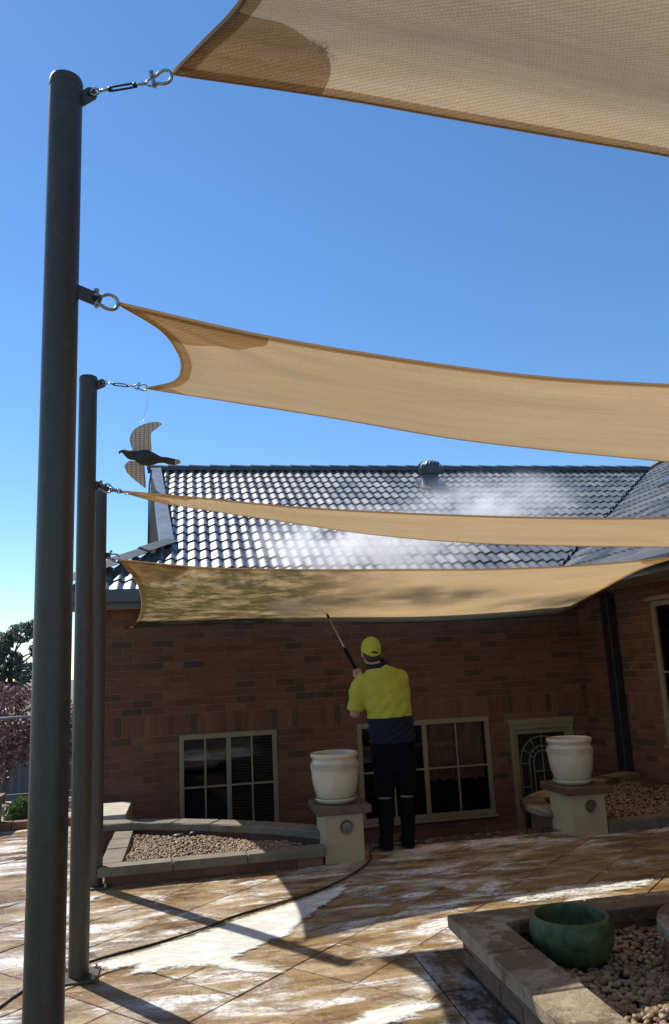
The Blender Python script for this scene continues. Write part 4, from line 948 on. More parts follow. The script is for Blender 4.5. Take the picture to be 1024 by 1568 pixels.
def sail(label, Np, Fp, Lp, Rp, mat='cloth', hem='cloth_hem', patches=(), seed=1, loc=None, nu=110, nv=46):
    """four edge curves; the cloth is the Coons surface between them"""
    n = 161; Nc, Fc, Lc, Rc = (spline(c_, n) for c_ in (Np, Fp, Lp, Rp)); tt = np.linspace(0, 1, n)
    ev = lambda C, t_: np.array([np.interp(t_, tt, C[:, k]) for k in range(3)])
    Lu = np.linalg.norm(np.diff(Nc, axis=0), axis=1).sum(); Lv = max(np.linalg.norm(np.diff(Lc, axis=0), axis=1).sum(), .5)
    c00, c10, c01, c11 = Nc[0], Nc[-1], Fc[0], Fc[-1]
    def surf(u, v, dz=0.0):
        p = (1-v)*ev(Nc, u)+v*ev(Fc, u)+(1-u)*ev(Lc, v)+u*ev(Rc, v)-((1-u)*(1-v)*c00+u*(1-v)*c10+(1-u)*v*c01+u*v*c11)
        e = 16*u*(1-u)*v*(1-v)
        for (cu_, cv_) in ((0, 0), (0, 1), (1, 0), (1, 1)):
            du, dv = abs(u-cu_)*Lu, abs(v-cv_)*Lv; d = math.hypot(du, dv); a = math.atan2(dv, du+1e-6)
            p[2] += .010*math.exp(-d/.7)*math.sin(a*11+seed+cu_)*min(1, 6*min(v, 1-v))*min(1, d/.2)
        p[2] += .006*min(1, e*2)*(math.sin(u*Lu*3.1+v*5+seed)*.5+math.sin(u*Lu*1.3-v*9+seed*2)+.5*math.sin(v*Lv*7+u*4))
        p[2] += dz; return p
    root = thing('shade_sail', label, 'shade sail', tuple(c00) if loc is None else loc, 'tan shade sails')
    def grid(name, uvs, nu_, nv_, mat_, parent, dz=0.0):
        mb = MB(); V = [surf(u, v, dz) for (u, v) in uvs]; F = [(j*nu_+i, j*nu_+i+1, (j+1)*nu_+i+1, (j+1)*nu_+i) for j in range(nv_-1) for i in range(nu_-1)]
        o = obj(name, mb.add(V, F), mat_, parent, smooth=True)
        if len(o.data.vertices) == len(uvs):
            ul = o.data.uv_layers.new(name='UVMap')
            for lp_ in o.data.loops: u, v = uvs[lp_.vertex_index]; ul.data[lp_.index].uv = (u*Lu, v*Lv)
        return o
    us = np.linspace(0, 1, nu)**1.35; vs = np.linspace(0, 1, nv)
    cloth = grid('cloth', [(u, v) for v in vs for u in us], nu, nv, mat, root)
    hw, k = .05, 90; hs = np.linspace(0, 1, k)
    for nm, f in (('n', lambda s_, q: (s_, q*hw/Lv)), ('f', lambda s_, q: (s_, 1-q*hw/Lv)), ('l', lambda s_, q: (q*hw/Lu, .015+s_*.97)), ('r', lambda s_, q: (1-q*hw/Lu, .015+s_*.97))):
        grid('hem', [f(s_, q) for q in (0, .5, 1) for s_ in hs], k, 3, hem, root, -.004)
    for nm, C in (('n', Nc), ('f', Fc), ('l', Lc), ('r', Rc)):
        obj('edge_cord', MB().tube(C[::3], .0055, 6), hem, root, smooth=True)
    for cu_, cv_, rad in patches:
        K = 18; uvs = []
        for j in range(K):
            for i in range(K):
                r_ = rad*(.02+.98*i/(K-1)); a = math.pi/2*j/(K-1); rr = r_*(1-.10*math.sin(2*a))
                du, dv = rr*math.cos(a)/Lu, rr*math.sin(a)/Lv; uvs.append((abs(cu_-du), min(1, max(0, abs(cv_-dv)))))
        grid('corner_patch', uvs, K, K, hem, root, -.007)
    root_uv[label] = (Lu, Lv); return root, surf
S1, s1f = sail('upper shade sail filling the top right corner of the photo, nearest the camera',
    [(-.22, .42, 2.62), (1.2, .72, 2.72), (2.6, .80, 2.66), (4.5, .45, 2.44)],
    [(-.034, 2.208, 3.397), (.487, 2.089, 3.263), (.848, 2.022, 3.171), (1.171, 1.974, 3.10), (1.513, 1.937, 3.037), (2.6, 1.93, 2.82), (4.5, 2.25, 2.48)],
    [(-.22, .42, 2.62), (.06, .75, 2.75), (.150, 1.25, 2.96), (.155, 1.65, 3.17), (.127, 1.85, 3.291), (.059, 2.05, 3.38), (-.034, 2.208, 3.397)],
    [(4.5, .45, 2.44), (4.3, 1.3, 2.45), (4.5, 2.25, 2.48)], 'cloth_grey', 'cloth_grey_hem', patches=((0, 1, .50), (0, 0, .4)), seed=1)
turnbuckle(S1, (-.296, 2.29, 3.367), (-.092, 2.235, 3.382)); shackle(S1, (-.095, 2.232, 3.383), (-.036, 2.212, 3.396))
S2, s2f = sail('broad tan shade sail below the open sky, hung from the middle of the nearest post',
    [(-.205, 2.338, 2.652), (.231, 2.451, 2.615), (.738, 2.556, 2.589), (1.281, 2.637, 2.567), (1.945, 2.691, 2.562), (3.2, 2.66, 2.54), (4.5, 2.35, 2.46)],
    [(-.226, 4.434, 3.155), (.188, 4.347, 3.06), (.807, 4.246, 2.931), (1.572, 4.171, 2.779), (2.178, 4.15, 2.705), (2.942, 4.172, 2.644), (4.5, 4.40, 2.50)],
    [(-.205, 2.338, 2.652), (-.099, 2.6, 2.70), (-.037, 3.0, 2.788), (-.020, 3.5, 2.905), (-.068, 4.0, 3.03), (-.226, 4.434, 3.155)],
    [(4.5, 2.35, 2.46), (4.3, 3.4, 2.46), (4.5, 4.40, 2.50)], patches=((0, 0, .50), (0, 1, .22)), seed=2)
shackle(S2, (-.272, 2.315, 2.650), (-.208, 2.336, 2.651)); turnbuckle(S2, (-.485, 4.488, 3.203), (-.275, 4.445, 3.165)); shackle(S2, (-.278, 4.446, 3.166), (-.228, 4.436, 3.156))
S3, s3f = sail('narrow tan shade sail seen edge on across the middle of the roof',
    [(-.385, 4.526, 2.553), (.053, 4.608, 2.53), (.575, 4.689, 2.491), (1.309, 4.765, 2.457), (2.229, 4.80, 2.424), (3.296, 4.757, 2.399), (4.5, 4.5, 2.39)],
    [(-.47, 6.25, 2.935), (-.291, 6.215, 2.874), (.223, 6.132, 2.757), (.74, 6.075, 2.66), (1.426, 6.03, 2.54), (2.312, 6.025, 2.449), (3.093, 6.071, 2.42), (4.5, 6.23, 2.405)],
    [(-.385, 4.526, 2.553), (-.30, 4.8, 2.603), (-.25, 5.3, 2.716), (-.30, 5.9, 2.848), (-.47, 6.25, 2.935)],
    [(4.5, 4.5, 2.39), (4.3, 5.3, 2.40), (4.5, 6.23, 2.405)], patches=((0, 0, .45), (0, 1, .4)), seed=3)
shackle(S3, (-.495, 4.51, 2.577), (-.43, 4.52, 2.562)); turnbuckle(S3, (-.432, 4.52, 2.562), (-.387, 4.526, 2.553)); turnbuckle(S3, (-.61, 6.27, 2.972), (-.472, 6.25, 2.936))
S4, s4f = sail('lowest shade sail, mildewed at its left half, being washed by the worker',
    [(-.531, 6.28, 2.403), (.066, 6.41, 2.349), (.895, 6.532, 2.323), (1.78, 6.599, 2.311), (3.01, 6.585, 2.293), (4.155, 6.459, 2.323), (4.489, 6.401, 2.344)],
    [(-.62, 9.22, 2.040), (.463, 9.13, 2.037), (1.615, 9.09, 2.007), (3.255, 9.12, 1.974), (4.73, 9.30, 2.015)],
    [(-.531, 6.28, 2.403), (-.448, 6.7, 2.305), (-.429, 7.4, 2.204), (-.513, 8.5, 2.101), (-.62, 9.22, 2.040)],
    [(4.489, 6.401, 2.344), (4.492, 7.0, 2.312), (4.542, 7.8, 2.213), (4.642, 8.6, 2.108), (4.73, 9.30, 2.015)], 'cloth_dirty', patches=((0, 0, .55), (1, 0, .35), (0, 1, .3)), seed=4)
shackle(S4, (-.612, 6.277, 2.436), (-.535, 6.279, 2.404)); turnbuckle(S4, (-.78, 9.48, 2.05), (-.63, 9.23, 2.041))
# fraying stitches on the upper sail's corner patch
fr = MB(); g = random.Random(4); Lu1, Lv1 = list(root_uv.values())[0]
for k in range(70):
    a_ = R(g.gauss(40, 7)); r_ = .5*(1-.10*math.sin(2*a_))+g.gauss(0, .006); q = Vector(s1f(r_*math.cos(a_)/Lu1, 1-r_*math.sin(a_)/Lv1, -.011)); pts = [q]
    for i in range(3): q = q+Vector((g.uniform(-.012, .012), g.uniform(-.012, .012), -g.uniform(-.002, .007))); pts.append(q)
    fr.tube(pts, .0008, 4)
obj('frayed_threads', fr, 'thread', S1, kind='stuff')

# ------------------------------------------------------------------ hanging bird decoy
BY = 4.44
def bp(cx, cy, dy=0): X, Y_ = cx/5.12+150, cy/5.12+620; return (-.376+(X-188)*.0037, BY+dy, 2.764-(Y_-698)*.00375-(X-188)*.00005)
bird = thing('bird_decoy', 'dark hawk shaped bird scarer hanging on a string beside the posts', 'decoy', bp(400, 430), )
spine = [(186, 402, .004), (200, 390, .015), (232, 400, .028), (262, 416, .028), (320, 428, .043), (380, 440, .047), (440, 448, .037), (500, 455, .022), (540, 463, .014)]
P_ = spline([bp(x, y) for x, y, _ in spine], 30); rad_ = np.interp(np.linspace(0, 1, 30), np.linspace(0, 1, len(spine)), [r_ for *_, r_ in spine])
obj('body', MB().tube(P_, list(rad_), 16), 'bird', bird, smooth=True)
obj('beak', MB().tube([bp(192, 395), bp(186, 405), bp(188, 414)], [.009, .006, .001], 8), 'bird', bird, smooth=True)
def plate(name, pts, mat, dyf, th=.0025, parent=bird):
    bm = bmesh.new(); vs = [bm.verts.new(bp(x, y)) for x, y in pts]; f = bm.faces.new(vs)
    bmesh.ops.triangulate(bm, faces=[f]); bmesh.ops.subdivide_edges(bm, edges=bm.edges[:], cuts=3, use_grid_fill=True)
    for v in bm.verts: v.co.y += dyf(v.co)
    r_ = bmesh.ops.extrude_face_region(bm, geom=bm.faces[:]); 
    for v in [e for e in r_['geom'] if isinstance(e, bmesh.types.BMVert)]: v.co.y -= th*2
    bmesh.ops.recalc_face_normals(bm, faces=bm.faces[:]); return obj(name, MB().bm(bm), mat, parent)
zb = bp(0, 420)[2]
up = spline([(290, 390), (268, 290), (300, 222), (360, 182), (440, 155), (490, 152), (520, 166)], 22); tr_ = []
pts = [(520, 166), (478, 205), (432, 240), (422, 290), (428, 345), (435, 388)]
for a, b in zip(pts, pts[1:]):
    for t_ in (0, .25, .5, .75): x, y = a[0]+(b[0]-a[0])*t_, a[1]+(b[1]-a[1])*t_; tr_.append((x+(5 if t_ in (.25, .75) else -2), y))
plate('wing', [tuple(p) for p in up]+tr_[1:]+[(435, 388)], 'wing', lambda c: -.25*abs(c.z-zb)+.9*(c.z-zb)**2)
lo = [(262, 465), (232, 490), (222, 508), (240, 550), (275, 585), (310, 615), (350, 645), (386, 672), (389, 650), (380, 625), (370, 600), (366, 575), (360, 550), (366, 525), (380, 500), (385, 470)]
plate('wing', lo, 'wing', lambda c: .35*abs(c.z-zb))
plate('tail', [(500, 432), (560, 436), (625, 450), (622, 498), (570, 494), (500, 470)], 'bird', lambda c: 0)
plate('tail_tip', [(626, 450), (655, 456), (668, 470), (660, 485), (623, 498)], 'birdtip', lambda c: 0)
T0 = Vector((-.232, 4.436, 3.14))
for q in ((340, 185), (380, 165)): obj('string', MB().tube([T0, T0+Vector((.008, 0, -.09)), Vector(bp(372, 120)), Vector(bp(*q, -.05))], .0011, 5), 'thread', bird)

# ------------------------------------------------------------------ the worker
def ell(c, rx, ry, rz, n=14):
    v, f = ico(3); return MB().add(v*np.array([rx, ry, rz])+np.array(c), f)
def limb(pts, rad, n=14, k=12):
    P = spline(pts, k); r_ = np.interp(np.linspace(0, 1, k), np.linspace(0, 1, len(rad)), rad); return MB().tube(P, list(r_), n)
pw = thing('person', 'worker in yellow and navy shirt and black boots, aiming a lance upward', 'person', (1.67, 6.56, 0))
G0, GM, GT = Vector((1.49, 6.84, 1.398)), Vector((1.415, 7.10, 1.655)), Vector((1.33, 7.48, 2.0)); gd = (GT-G0).normalized()
HC = Vector((1.548, 6.60, 1.605))
sh = []
# head, neck, ears, nose
sh += [ell(HC, .076, .094, .112), ell(HC+Vector((0, .03, -.06)), .060, .068, .062), limb([(1.60, 6.55, 1.38), (1.575, 6.57, 1.46), (1.55, 6.595, 1.54)], [.062, .058, .056])]
sh += [ell(HC+Vector((0, .099, -.005)), .013, .022, .020), ell(HC+Vector((0, .092, -.052)), .026, .012, .0075)]
for s_ in (-1, 1): sh += [ell(HC+Vector((s_*.077, -.004, -.02)), .010, .020, .031), ell(HC+Vector((s_*.031, .084, .012)), .013, .011, .010)]
# trunk and legs
sh += [loft([((1.672, 6.53, z), a, b) for z, a, b in ((.60, .13, .10), (.72, .165, .115), (.90, .155, .105), (1.10, .165, .105), (1.28, .165, .095), (1.38, .14, .08), (1.43, .09, .06))])]
for x0, x1, x2 in ((1.60, 1.588, 1.585), (1.755, 1.775, 1.768)):
    sh += [limb([(x0, 6.53, .70), (x1, 6.555, .46), (x1, 6.55, .40), (x2, 6.55, .25), (x2, 6.555, .07)], [.085, .062, .054, .056, .04]), limb([(x2, 6.52, .05), (x2, 6.60, .045), (x2, 6.70, .035)], [.035, .038, .028])]
# arms
EL, WL = (1.378, 6.60, 1.075), G0+gd*.03+Vector((-.015, -.045, -.035))
ER, WR = (1.80, 6.76, 1.18), G0-gd*.19+Vector((.05, .015, -.03))
sh += [limb([(1.49, 6.555, 1.36), (1.40, 6.575, 1.24), EL], [.05, .047, .043]), limb([EL, tuple((Vector(EL)*.5+WL*.5)+Vector((-.006, -.008, -.01))), tuple(WL)], [.044, .041, .028])]
sh += [limb([(1.755, 6.555, 1.36), (1.80, 6.67, 1.28), ER], [.05, .046, .042]), limb([ER, tuple(Vector(ER)*.5+WR*.5), tuple(WR)], [.042, .039, .028])]
def hand(c, ax, wrist):
    """palm beside the bar, four fingers and a thumb closed round it"""
    c, ax = Vector(c), Vector(ax).normalized(); tow = (c-Vector(wrist)); tow -= ax*tow.dot(ax); tow.normalize(); sd_ = ax.cross(tow).normalized(); out = []
    pc = c-tow*.030-sd_*.006
    out.append(MB().tube([Vector(wrist), pc*.5+Vector(wrist)*.5, pc], [.026, .030, .033], 12))
    out.append(MB().tube([pc-ax*.038, pc, pc+ax*.038], [.017, .022, .018], 12))
    for i, ln in enumerate((.92, 1.0, .97, .85)):
        o = c+ax*(.032-.0215*i); R_ = .026; pts = []
        for a in np.linspace(-150, 85*ln, 8): a = R(a); pts.append(o+tow*(-math.cos(a+math.pi)*-R_)*1+sd_*math.sin(a)*R_)
        out.append(MB().tube(pts, [.0098, .0098, .0095, .0092, .009, .0086, .0082, .0072], 8))
    pts = [pc+ax*.012+sd_*.012, c+ax*.028-tow*.012-sd_*-.024, c+ax*.036+tow*.006+sd_*.026, c+ax*.038+tow*.022+sd_*.016]
    out.append(MB().tube(pts, [.014, .012, .0105, .008], 8)); return out
sh += hand(G0+gd*.03, gd, WL)+hand(G0-gd*.17, gd, WR)
body = obj('body', solidify_from(sh, .0058, 3, .4), 'skin', pw, smooth=True)
for s_ in (-1, 1): obj('eye', ell(HC+Vector((s_*.031, .092, .012)), .009, .006, .007), 'birdtip', body, smooth=True)
obj('hair', solidify_from([ell(HC+Vector((0, -.010, .004)), .0805, .092, .105), ell(HC+Vector((0, -.045, -.055)), .064, .045, .045)], .006, 2), 'hair', pw, smooth=True)
# shirt
ts = [loft([((1.677, 6.53, .845), .198, .140), ((1.672, 6.53, .93), .196, .138), ((1.664, 6.53, 1.05), .193, .134), ((1.652, 6.53, 1.17), .200, .132), ((1.640, 6.535, 1.28), .208, .128, .04), ((1.630, 6.54, 1.36), .205, .120, .08), ((1.617, 6.55, 1.42), .165, .100, .10), ((1.600, 6.56, 1.465), .105, .078, .05), ((1.588, 6.565, 1.49), .074, .070, .03)], 36)]
ts += [limb([(1.49, 6.555, 1.375), (1.425, 6.565, 1.31), (1.395, 6.575, 1.20), (1.380, 6.585, 1.118)], [.078, .080, .072, .071], 20), limb([(1.77, 6.56, 1.385), (1.80, 6.62, 1.33), (1.812, 6.70, 1.255)], [.080, .076, .066], 20)]
shirt = solidify_from(ts, .008, 6, .5)
V = np.array(shirt.v); g = np.sin(V[:, 2]*38+V[:, 0]*21)*np.sin(V[:, 0]*33-V[:, 2]*17+V[:, 1]*11)
fold = .006*g+.004*np.sin(V[:, 2]*85-V[:, 0]*60+3*np.sin(V[:, 2]*14))*np.clip((1.35-V[:, 2])*4, 0, 1)+.004*np.sin(V[:, 2]*60+V[:, 0]*40)*np.exp(-((V[:, 0]-1.47)**2+(V[:, 2]-1.1)**2)/.012)
cen = np.c_[np.full(len(V), 1.655), np.full(len(V), 6.54), V[:, 2]]; dn = V-cen; dn /= np.maximum(np.linalg.norm(dn, axis=1), 1e-6)[:, None]
V = V+dn*fold[:, None]; shirt.v = [tuple(p) for p in V]
bm_ = bmesh.new(); me_ = bpy.data.meshes.new('t'); me_.from_pydata(shirt.v, [], shirt.f); bm_.from_mesh(me_); bpy.data.meshes.remove(me_)
bmesh.ops.bisect_plane(bm_, geom=bm_.verts[:]+bm_.edges[:]+bm_.faces[:], plane_co=(1.66, 6.5, 1.055), plane_no=Vector((-.03, 0, 1)).normalized())
shirt = MB().bm(bm_); V = np.array(shirt.v)
mi = []
for f in shirt.f: c_ = V[list(f)].mean(axis=0); mi.append(1 if (c_[2] < 1.055+.02*(c_[0]-1.66) and c_[0] > 1.455) else 0)
shirt.m = mi
so_ = obj('shirt', shirt, ['hivis', 'navy'], pw, smooth=True, label='hi-vis yellow shirt with navy lower half')
co = MB(); P = []
for k in range(40): a = 2*math.pi*k/40; P.append((1.582+.074*math.cos(a), 6.568+.070*math.sin(a), 1.488+.018*math.sin(a)+.016*math.cos(a)))
cv = [(x+(x-1.582)*s_, y+(y-6.568)*s_, z+dz) for s_, dz in ((.22, -.035), (.20, .004), (.05, .030), (-.08, .024)) for x, y, z in P]
co.add(cv, [(j*40+i, j*40+(i+1) % 40, (j+1)*40+(i+1) % 40, (j+1)*40+i) for j in range(3) for i in range(40)]); obj('collar', co, 'navy', so_, smooth=True)
# shorts
ss = [loft([((1.676, 6.53, .885), .182, .128), ((1.677, 6.53, .80), .190, .138), ((1.680, 6.53, .70), .190, .138), ((1.682, 6.53, .60), .180, .125)], 32)]
for x0, x1 in ((1.598, 1.590), (1.762, 1.777)): ss.append(loft([((x0, 6.53, .68), .094, .118), ((x0, 6.535, .58), .092, .112), ((x1, 6.545, .48), .084, .098), ((x1, 6.55, .422), .082, .094)], 24))
shorts = solidify_from(ss, .008, 4, .5); V = np.array(shorts.v); V[:, 1] += .004*np.sin(V[:, 2]*45+V[:, 0]*30); V[:, 0] += .003*np.sin(V[:, 2]*52+V[:, 1]*25); shorts.v = [tuple(p) for p in V]
obj('shorts', shorts, 'shorts', pw, smooth=True)
for x in (1.587, 1.772):
    bt = solidify_from([loft([((x, 6.55, .402), .067, .072), ((x, 6.55, .32), .067, .070), ((x-.002, 6.55, .20), .061, .064), ((x-.003, 6.55, .12), .056, .062), ((x-.003, 6.56, .06), .052, .072), ((x-.003, 6.57, .012), .050, .085)], 24), limb([(x-.003, 6.54, .045), (x-.003, 6.64, .045), (x-.003, 6.72, .038)], [.044, .050, .040])], .007, 4)
    V = np.array(bt.v); V[:, 2] = np.maximum(V[:, 2], .004); bt.v = [tuple(p) for p in V]
    b_ = obj('boot', bt, 'rubber', pw, smooth=True); obj('boot_rim', MB().tube([(x+.068*math.cos(a), 6.55+.073*math.sin(a), .400) for a in np.linspace(0, 2*math.pi, 31)[:-1]], .0045, 6, closed=True), 'rubber', b_, smooth=True)
# cap
K = 36; v = []; rings = []
for j in range(12):
    t_ = j/11*1.57; z = math.sin(t_)*.118; k_ = math.cos(t_)**.75
    for i in range(K):
        a = 2*math.pi*i/K; drop = (-.046*max(0, -math.sin(a))**2-.004) if j == 0 else (-.020*max(0, -math.sin(a)) if j == 1 else 0)
        v.append((HC.x+.0865*k_*math.cos(a), HC.y-.004+.106*k_*math.sin(a)-.012*(z/.118), HC.z+.004+z+drop))
cp_ = MB().add(v, [(j*K+i, j*K+(i+1) % K, (j+1)*K+(i+1) % K, (j+1)*K+i) for j in range(11) for i in range(K)])
capo = obj('cap', cp_, 'capy', pw, smooth=True)
bv = []; 
for j, (e, dz) in enumerate(((0, 0), (.5, .004), (1, -.002), (1, -.006), (.5, 0), (0, -.004))):
    for i in range(15): a = R(20+140*i/14); bv.append((HC.x+.084*math.cos(a)*(1+.02*e), HC.y+.098*math.sin(a)+.075*e*math.sin(a)**1.5, HC.z+.012+dz+.03*e))
obj('brim', MB().add(bv, [(j*15+i, j*15+i+1, (j+1)*15+i+1, (j+1)*15+i) for j in range(5) for i in range(14)]), 'capy', capo, smooth=True)
gv = [(HC.x+.002, HC.y-.1135, HC.z-.022)]+[(HC.x+.002+.036*math.cos(a), HC.y-.1135+.012*math.cos(a)**2, HC.z-.022+.020*math.sin(a)) for a in np.linspace(0, math.pi, 13)]
obj('strap_opening', MB().add(gv, [(0, i, i+1) for i in range(1, 13)]), 'hair', capo)
obj('button', ell(HC+Vector((0, -.014, .122)), .008, .008, .005), 'capy', capo, smooth=True)

# washer lance held in both hands
ln = thing('pressure_lance', 'pressure washer lance with a black grip pointing up at the sail', 'lance', tuple(G0))
obj('rod', MB().tube([GM-gd*.02, GT-gd*.05], .006, 10), 'steel', ln, smooth=True)
obj('grip', MB().tube([G0-gd*.06, G0-gd*.05, G0+gd*.02, GM-gd*.05, GM-gd*.03, GM], [.012, .0155, .0155, .0175, .0165, .009], 14), 'rubber', ln, smooth=True)
obj('nozzle', MB().tube([GT-gd*.075, GT-gd*.07, GT-gd*.03, GT-gd*.028, GT], [.007, .0115, .0125, .010, .0075], 12), 'rubber', ln, smooth=True)
gn = obj('trigger_gun', MB().tube([G0-gd*.05, G0-gd*.24], .017, 10), 'rubber', ln, smooth=True)
obj('trigger', MB().tube([G0-gd*.16+Vector((0, .01, -.025)), G0-gd*.2+Vector((0, .015, -.055))], .005, 6), 'rubber', gn)
# hose
H_ = [tuple(G0-gd*.24), (1.60, 6.74, 1.0), (1.66, 6.78, .55), (1.68, 6.76, .10), (1.60, 6.72, .014), (1.47, 6.60, .0075), (1.375, 6.27, .0075), (1.15, 5.90, .0075), (.93, 5.655, .0075), (.575, 5.395, .0075), (.28, 5.225, .0075), (.09, 5.06, .0075), (-.15, 4.90, .0075), (-.54, 4.69, .0075), (-.75, 4.50, .0075), (-.84, 4.33, .0075), (-.90, 4.18, .0075), (-1.1, 3.95, .0075), (-1.5, 3.9, .0075)]
obj('pressure_hose', MB().tube(spline(H_, 150), .0065, 8), 'hose', smooth=True, label='black pressure hose snaking over the pavers from the worker to the left edge', cat='hose')

# ------------------------------------------------------------------ beyond the patio, far left
kb_ = thing('garden_kerb', 'low brick kerb with a stone pier at the far left edge of the patio', 'kerb', (-1.9, 8.92, 0))
for k in range(7): obj('brick', MB().box((-2.6+k*.2, 8.87, -.02), (-2.408+k*.2, 8.98, .075), bev=.006), 'brick1', kb_)
obj('pier', MB().box((-2.16, 8.82, -.01), (-1.935, 9.03, .30), bev=.012), 'cap_stone', kb_); obj('pier_cap', MB().box((-2.19, 8.79, .30), (-1.905, 9.06, .345), bev=.01), 'cap_grey', kb_)
def leaves(cents, rads, n, size, seed, sq=1.0, shell=.5):
    g = np.random.default_rng(seed); mb = MB(); cents = np.array(cents, float); rads = np.array(rads, float); w_ = rads**2; w_ /= w_.sum(); idx = g.choice(len(cents), n, p=w_)
    for i in idx:
        d = g.normal(size=3); d /= np.linalg.norm(d); p = cents[i]+d*rads[i]*g.uniform(shell, 1)**.6*np.array([1, 1, sq])
        a = g.normal(size=3); a /= np.linalg.norm(a); b = np.cross(a, g.normal(size=3)); b /= np.linalg.norm(b); s_ = size*g.uniform(.6, 1.3); c_ = np.cross(a, b)*s_*.12
        o = len(mb.v); mb.v += [tuple(p-a*s_), tuple(p+b*s_*.42+c_), tuple(p+a*s_), tuple(p-b*s_*.42+c_)]; mb.f += [(o, o+1, o+2), (o, o+2, o+3)]; mb.m += [0, 0]
    return mb
def tree(name, label, basept, top, cents, rads, n, size, mat, tr_, seed, sq=.8, cat='tree'):
    t = thing(name, label, cat, basept); g = random.Random(seed); B, T = Vector(basept), Vector(top); mb = MB()
    mid = B.lerp(T, .5)+Vector((tr_*.8, 0, 0)); mb.tube(spline([tuple(B), tuple(mid), tuple(T)], 10), list(np.linspace(tr_, tr_*.45, 10)), 9)
    for c_ in cents:
        s_ = B.lerp(T, g.uniform(.55, .95)); c_ = Vector(c_); m_ = s_.lerp(c_, .5)+Vector((g.uniform(-.1, .1), g.uniform(-.1, .1), .1))*tr_*4; mb.tube(spline([tuple(s_), tuple(m_), tuple(c_)], 7), list(np.linspace(tr_*.35, tr_*.08, 7)), 6)
        for _ in range(5):
            e = c_+Vector((g.uniform(-1, 1), g.uniform(-1, 1), g.uniform(-.5, .9)))*rads[0]*.8; mb.tube([c_.lerp(s_, .2), e], [tr_*.10, tr_*.03], 5)
    obj('trunk', mb, 'bark', t, smooth=True); obj('crown', leaves(cents, rads, n, size, seed, sq), mat, t); return t
g = random.Random(5); B = (-13.2, 60, -1.5); cs = [(-13.4, 60, 4.2), (-12.0, 60, 4.9), (-11.0, 60.5, 5.2), (-14.6, 60, 3.2), (-12.6, 59.5, 3.0), (-10.6, 60, 3.6), (-15.8, 60, 4.0), (-13.6, 59, 1.8), (-11.4, 59, 2.0), (-9.6, 60, 4.4), (-15.2, 60, 2.0), (-10.0, 60, 2.2), (-17, 60, 3), (-12.4, 60, .6), (-10.4, 60, .4), (-14.2, 60, .3)]
tree('gum_tree', 'tall olive green gum tree far behind the posts at the left edge', B, (-12.6, 60, 3.6), cs, [1.0, .95, .9, 1.0, .9, .85, 1.0, .95, .9, .9, 1.1, 1, 1.1, 1.1, 1.1, 1.2], 12000, .17, 'leaf_gum', .28, 3)
cs = [(-2.9, 11.1, 1.15), (-2.45, 11.0, 1.2), (-2.1, 11.1, 1.15), (-1.75, 11.2, 1.0), (-2.7, 10.9, .75), (-2.25, 10.8, .70), (-1.9, 10.9, .62), (-3.2, 11.2, .8), (-2.5, 11, .45), (-1.6, 11.3, .6)]
tree('plum_tree', 'purple leaved tree behind the left posts', (-2.4, 11.1, -.03), (-2.3, 11.1, .9), cs, [.36, .36, .36, .32, .34, .33, .3, .36, .3, .3], 6500, .034, 'leaf_plum', .05, 8)
sb = thing('shrub', 'small round bright green shrub at the far left behind the kerb', 'shrub', (-1.80, 9.35, 0))
obj('stem', MB().tube([(-1.80, 9.35, -.03), (-1.80, 9.35, .12)], .02, 6), 'bark', sb); obj('crown', leaves([(-1.80, 9.35, .13), (-1.88, 9.35, .10), (-1.72, 9.35, .10), (-1.95, 9.5, .06)], [.13, .11, .11, .08], 2200, .022, 21), 'leaf_green', sb)
fc = thing('sheet_fence', 'plain grey sheet fence behind the purple tree', 'fence', (-2.4, 11.8, 0))
for k in range(6):
    x0 = -4.2+k*.5; v = []; nn = 10
    for i in range(nn+1): v += [(x0+.5*i/nn, 11.8+(.012 if i % 2 else 0), z) for z in (-.03, .85)]
    obj('panel', MB().add(v, [(2*i, 2*i+2, 2*i+3, 2*i+1) for i in range(nn)]), 'fence', fc)
obj('cap_rail', MB().box((-4.2, 11.77, .851), (-1.2, 11.84, .89)), 'fence', fc)
hr = thing('handrail', 'thin grey horizontal rail in front of the purple tree', 'rail', (-2.3, 10.45, 0))
obj('rail', MB().tube([(-3.2, 10.45, 1.05), (-1.3, 10.45, 1.05)], .017, 8), 'fence', hr, smooth=True)
for x in (-3.1, -1.42): obj('upright', MB().tube([(x, 10.45, -.03), (x, 10.45, 1.04)], .015, 8), 'fence', hr, smooth=True)

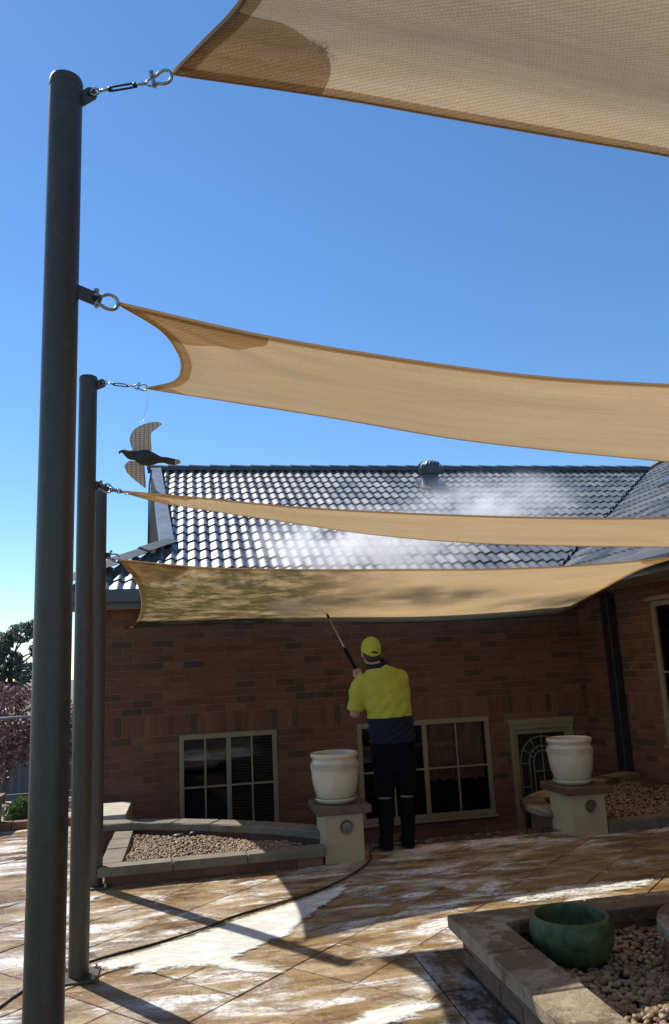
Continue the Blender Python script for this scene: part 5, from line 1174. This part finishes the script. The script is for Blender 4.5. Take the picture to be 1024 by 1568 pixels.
# ------------------------------------------------------------------ spray drifting over the roof
def mist(name, c, sc, dens, label, rot=0.0, nscale=2.2, seed=0.0):
    m, nt, b = newmat(name+'_volume'); out = nt.nodes['Material Output']; nt.nodes.remove(b)
    p = coords(nt, 'obj'); ln_ = N(nt, 'ShaderNodeVectorMath', operation='LENGTH'); L(nt, p, ln_.inputs[0])
    fall = N(nt, 'ShaderNodeMapRange', interpolation_type='SMOOTHSTEP', ins={1: 1.0, 2: 0.15, 3: 0.0, 4: 1.0}); L(nt, ln_.outputs['Value'], fall.inputs[0])
    q = coords(nt, 'pos', (1, 1, 1.5), loc=(seed, seed*.7, 0)); nz = ramp(nt, noise(nt, q, nscale, 7, .68), ((.40, (0, 0, 0)), (.70, (1, 1, 1))))
    d = mth(nt, 'MULTIPLY', mth(nt, 'MULTIPLY', fall.outputs[0], nz), dens)
    v = N(nt, 'ShaderNodeVolumeScatter'); v.inputs['Color'].default_value = (.95, .96, 1, 1); v.inputs['Anisotropy'].default_value = .35; L(nt, d, v.inputs['Density']); L(nt, v.outputs[0], out.inputs['Volume'])
    V, F = ico(3); M[name] = m; o = obj(name, MB().add(V, F), name, label=label, cat='mist', kind='stuff'); o.location = c; o.scale = sc; o.rotation_euler = (0, rot, 0)
    return o
mist('water_mist', (1.9, 8.2, 2.78), (1.55, .7, .50), 7.0, 'white spray mist rising over the top edge of the lowest sail')
mist('drifting_mist', (3.8, 9.2, 3.38), (1.6, .55, .58), 5.0, 'thin spray mist drifting right across the roof tiles', -.1, 1.8, 3.0)
mist('nozzle_mist', (1.06, 7.62, 2.09), (.40, .30, .17), 12.0, 'small cloud of spray below the sail at the lance tip', 0, 5, 1.0)
jt = MB(); d = Vector((-.55, .25, .42)).normalized(); jt.tube([GT, GT+d*.12, GT+d*.26], [.0015, .005, .012], 8)
mj, ntj, bj = newmat('water_jet'); bj.inputs['Base Color'].default_value = (.8, .82, .85, 1); bj.inputs['Alpha'].default_value = .5; bj.inputs['Roughness'].default_value = .2; M['jet'] = mj
obj('water_jet', jt, 'jet', smooth=True, label='thin jet of water leaving the lance tip', cat='water jet')
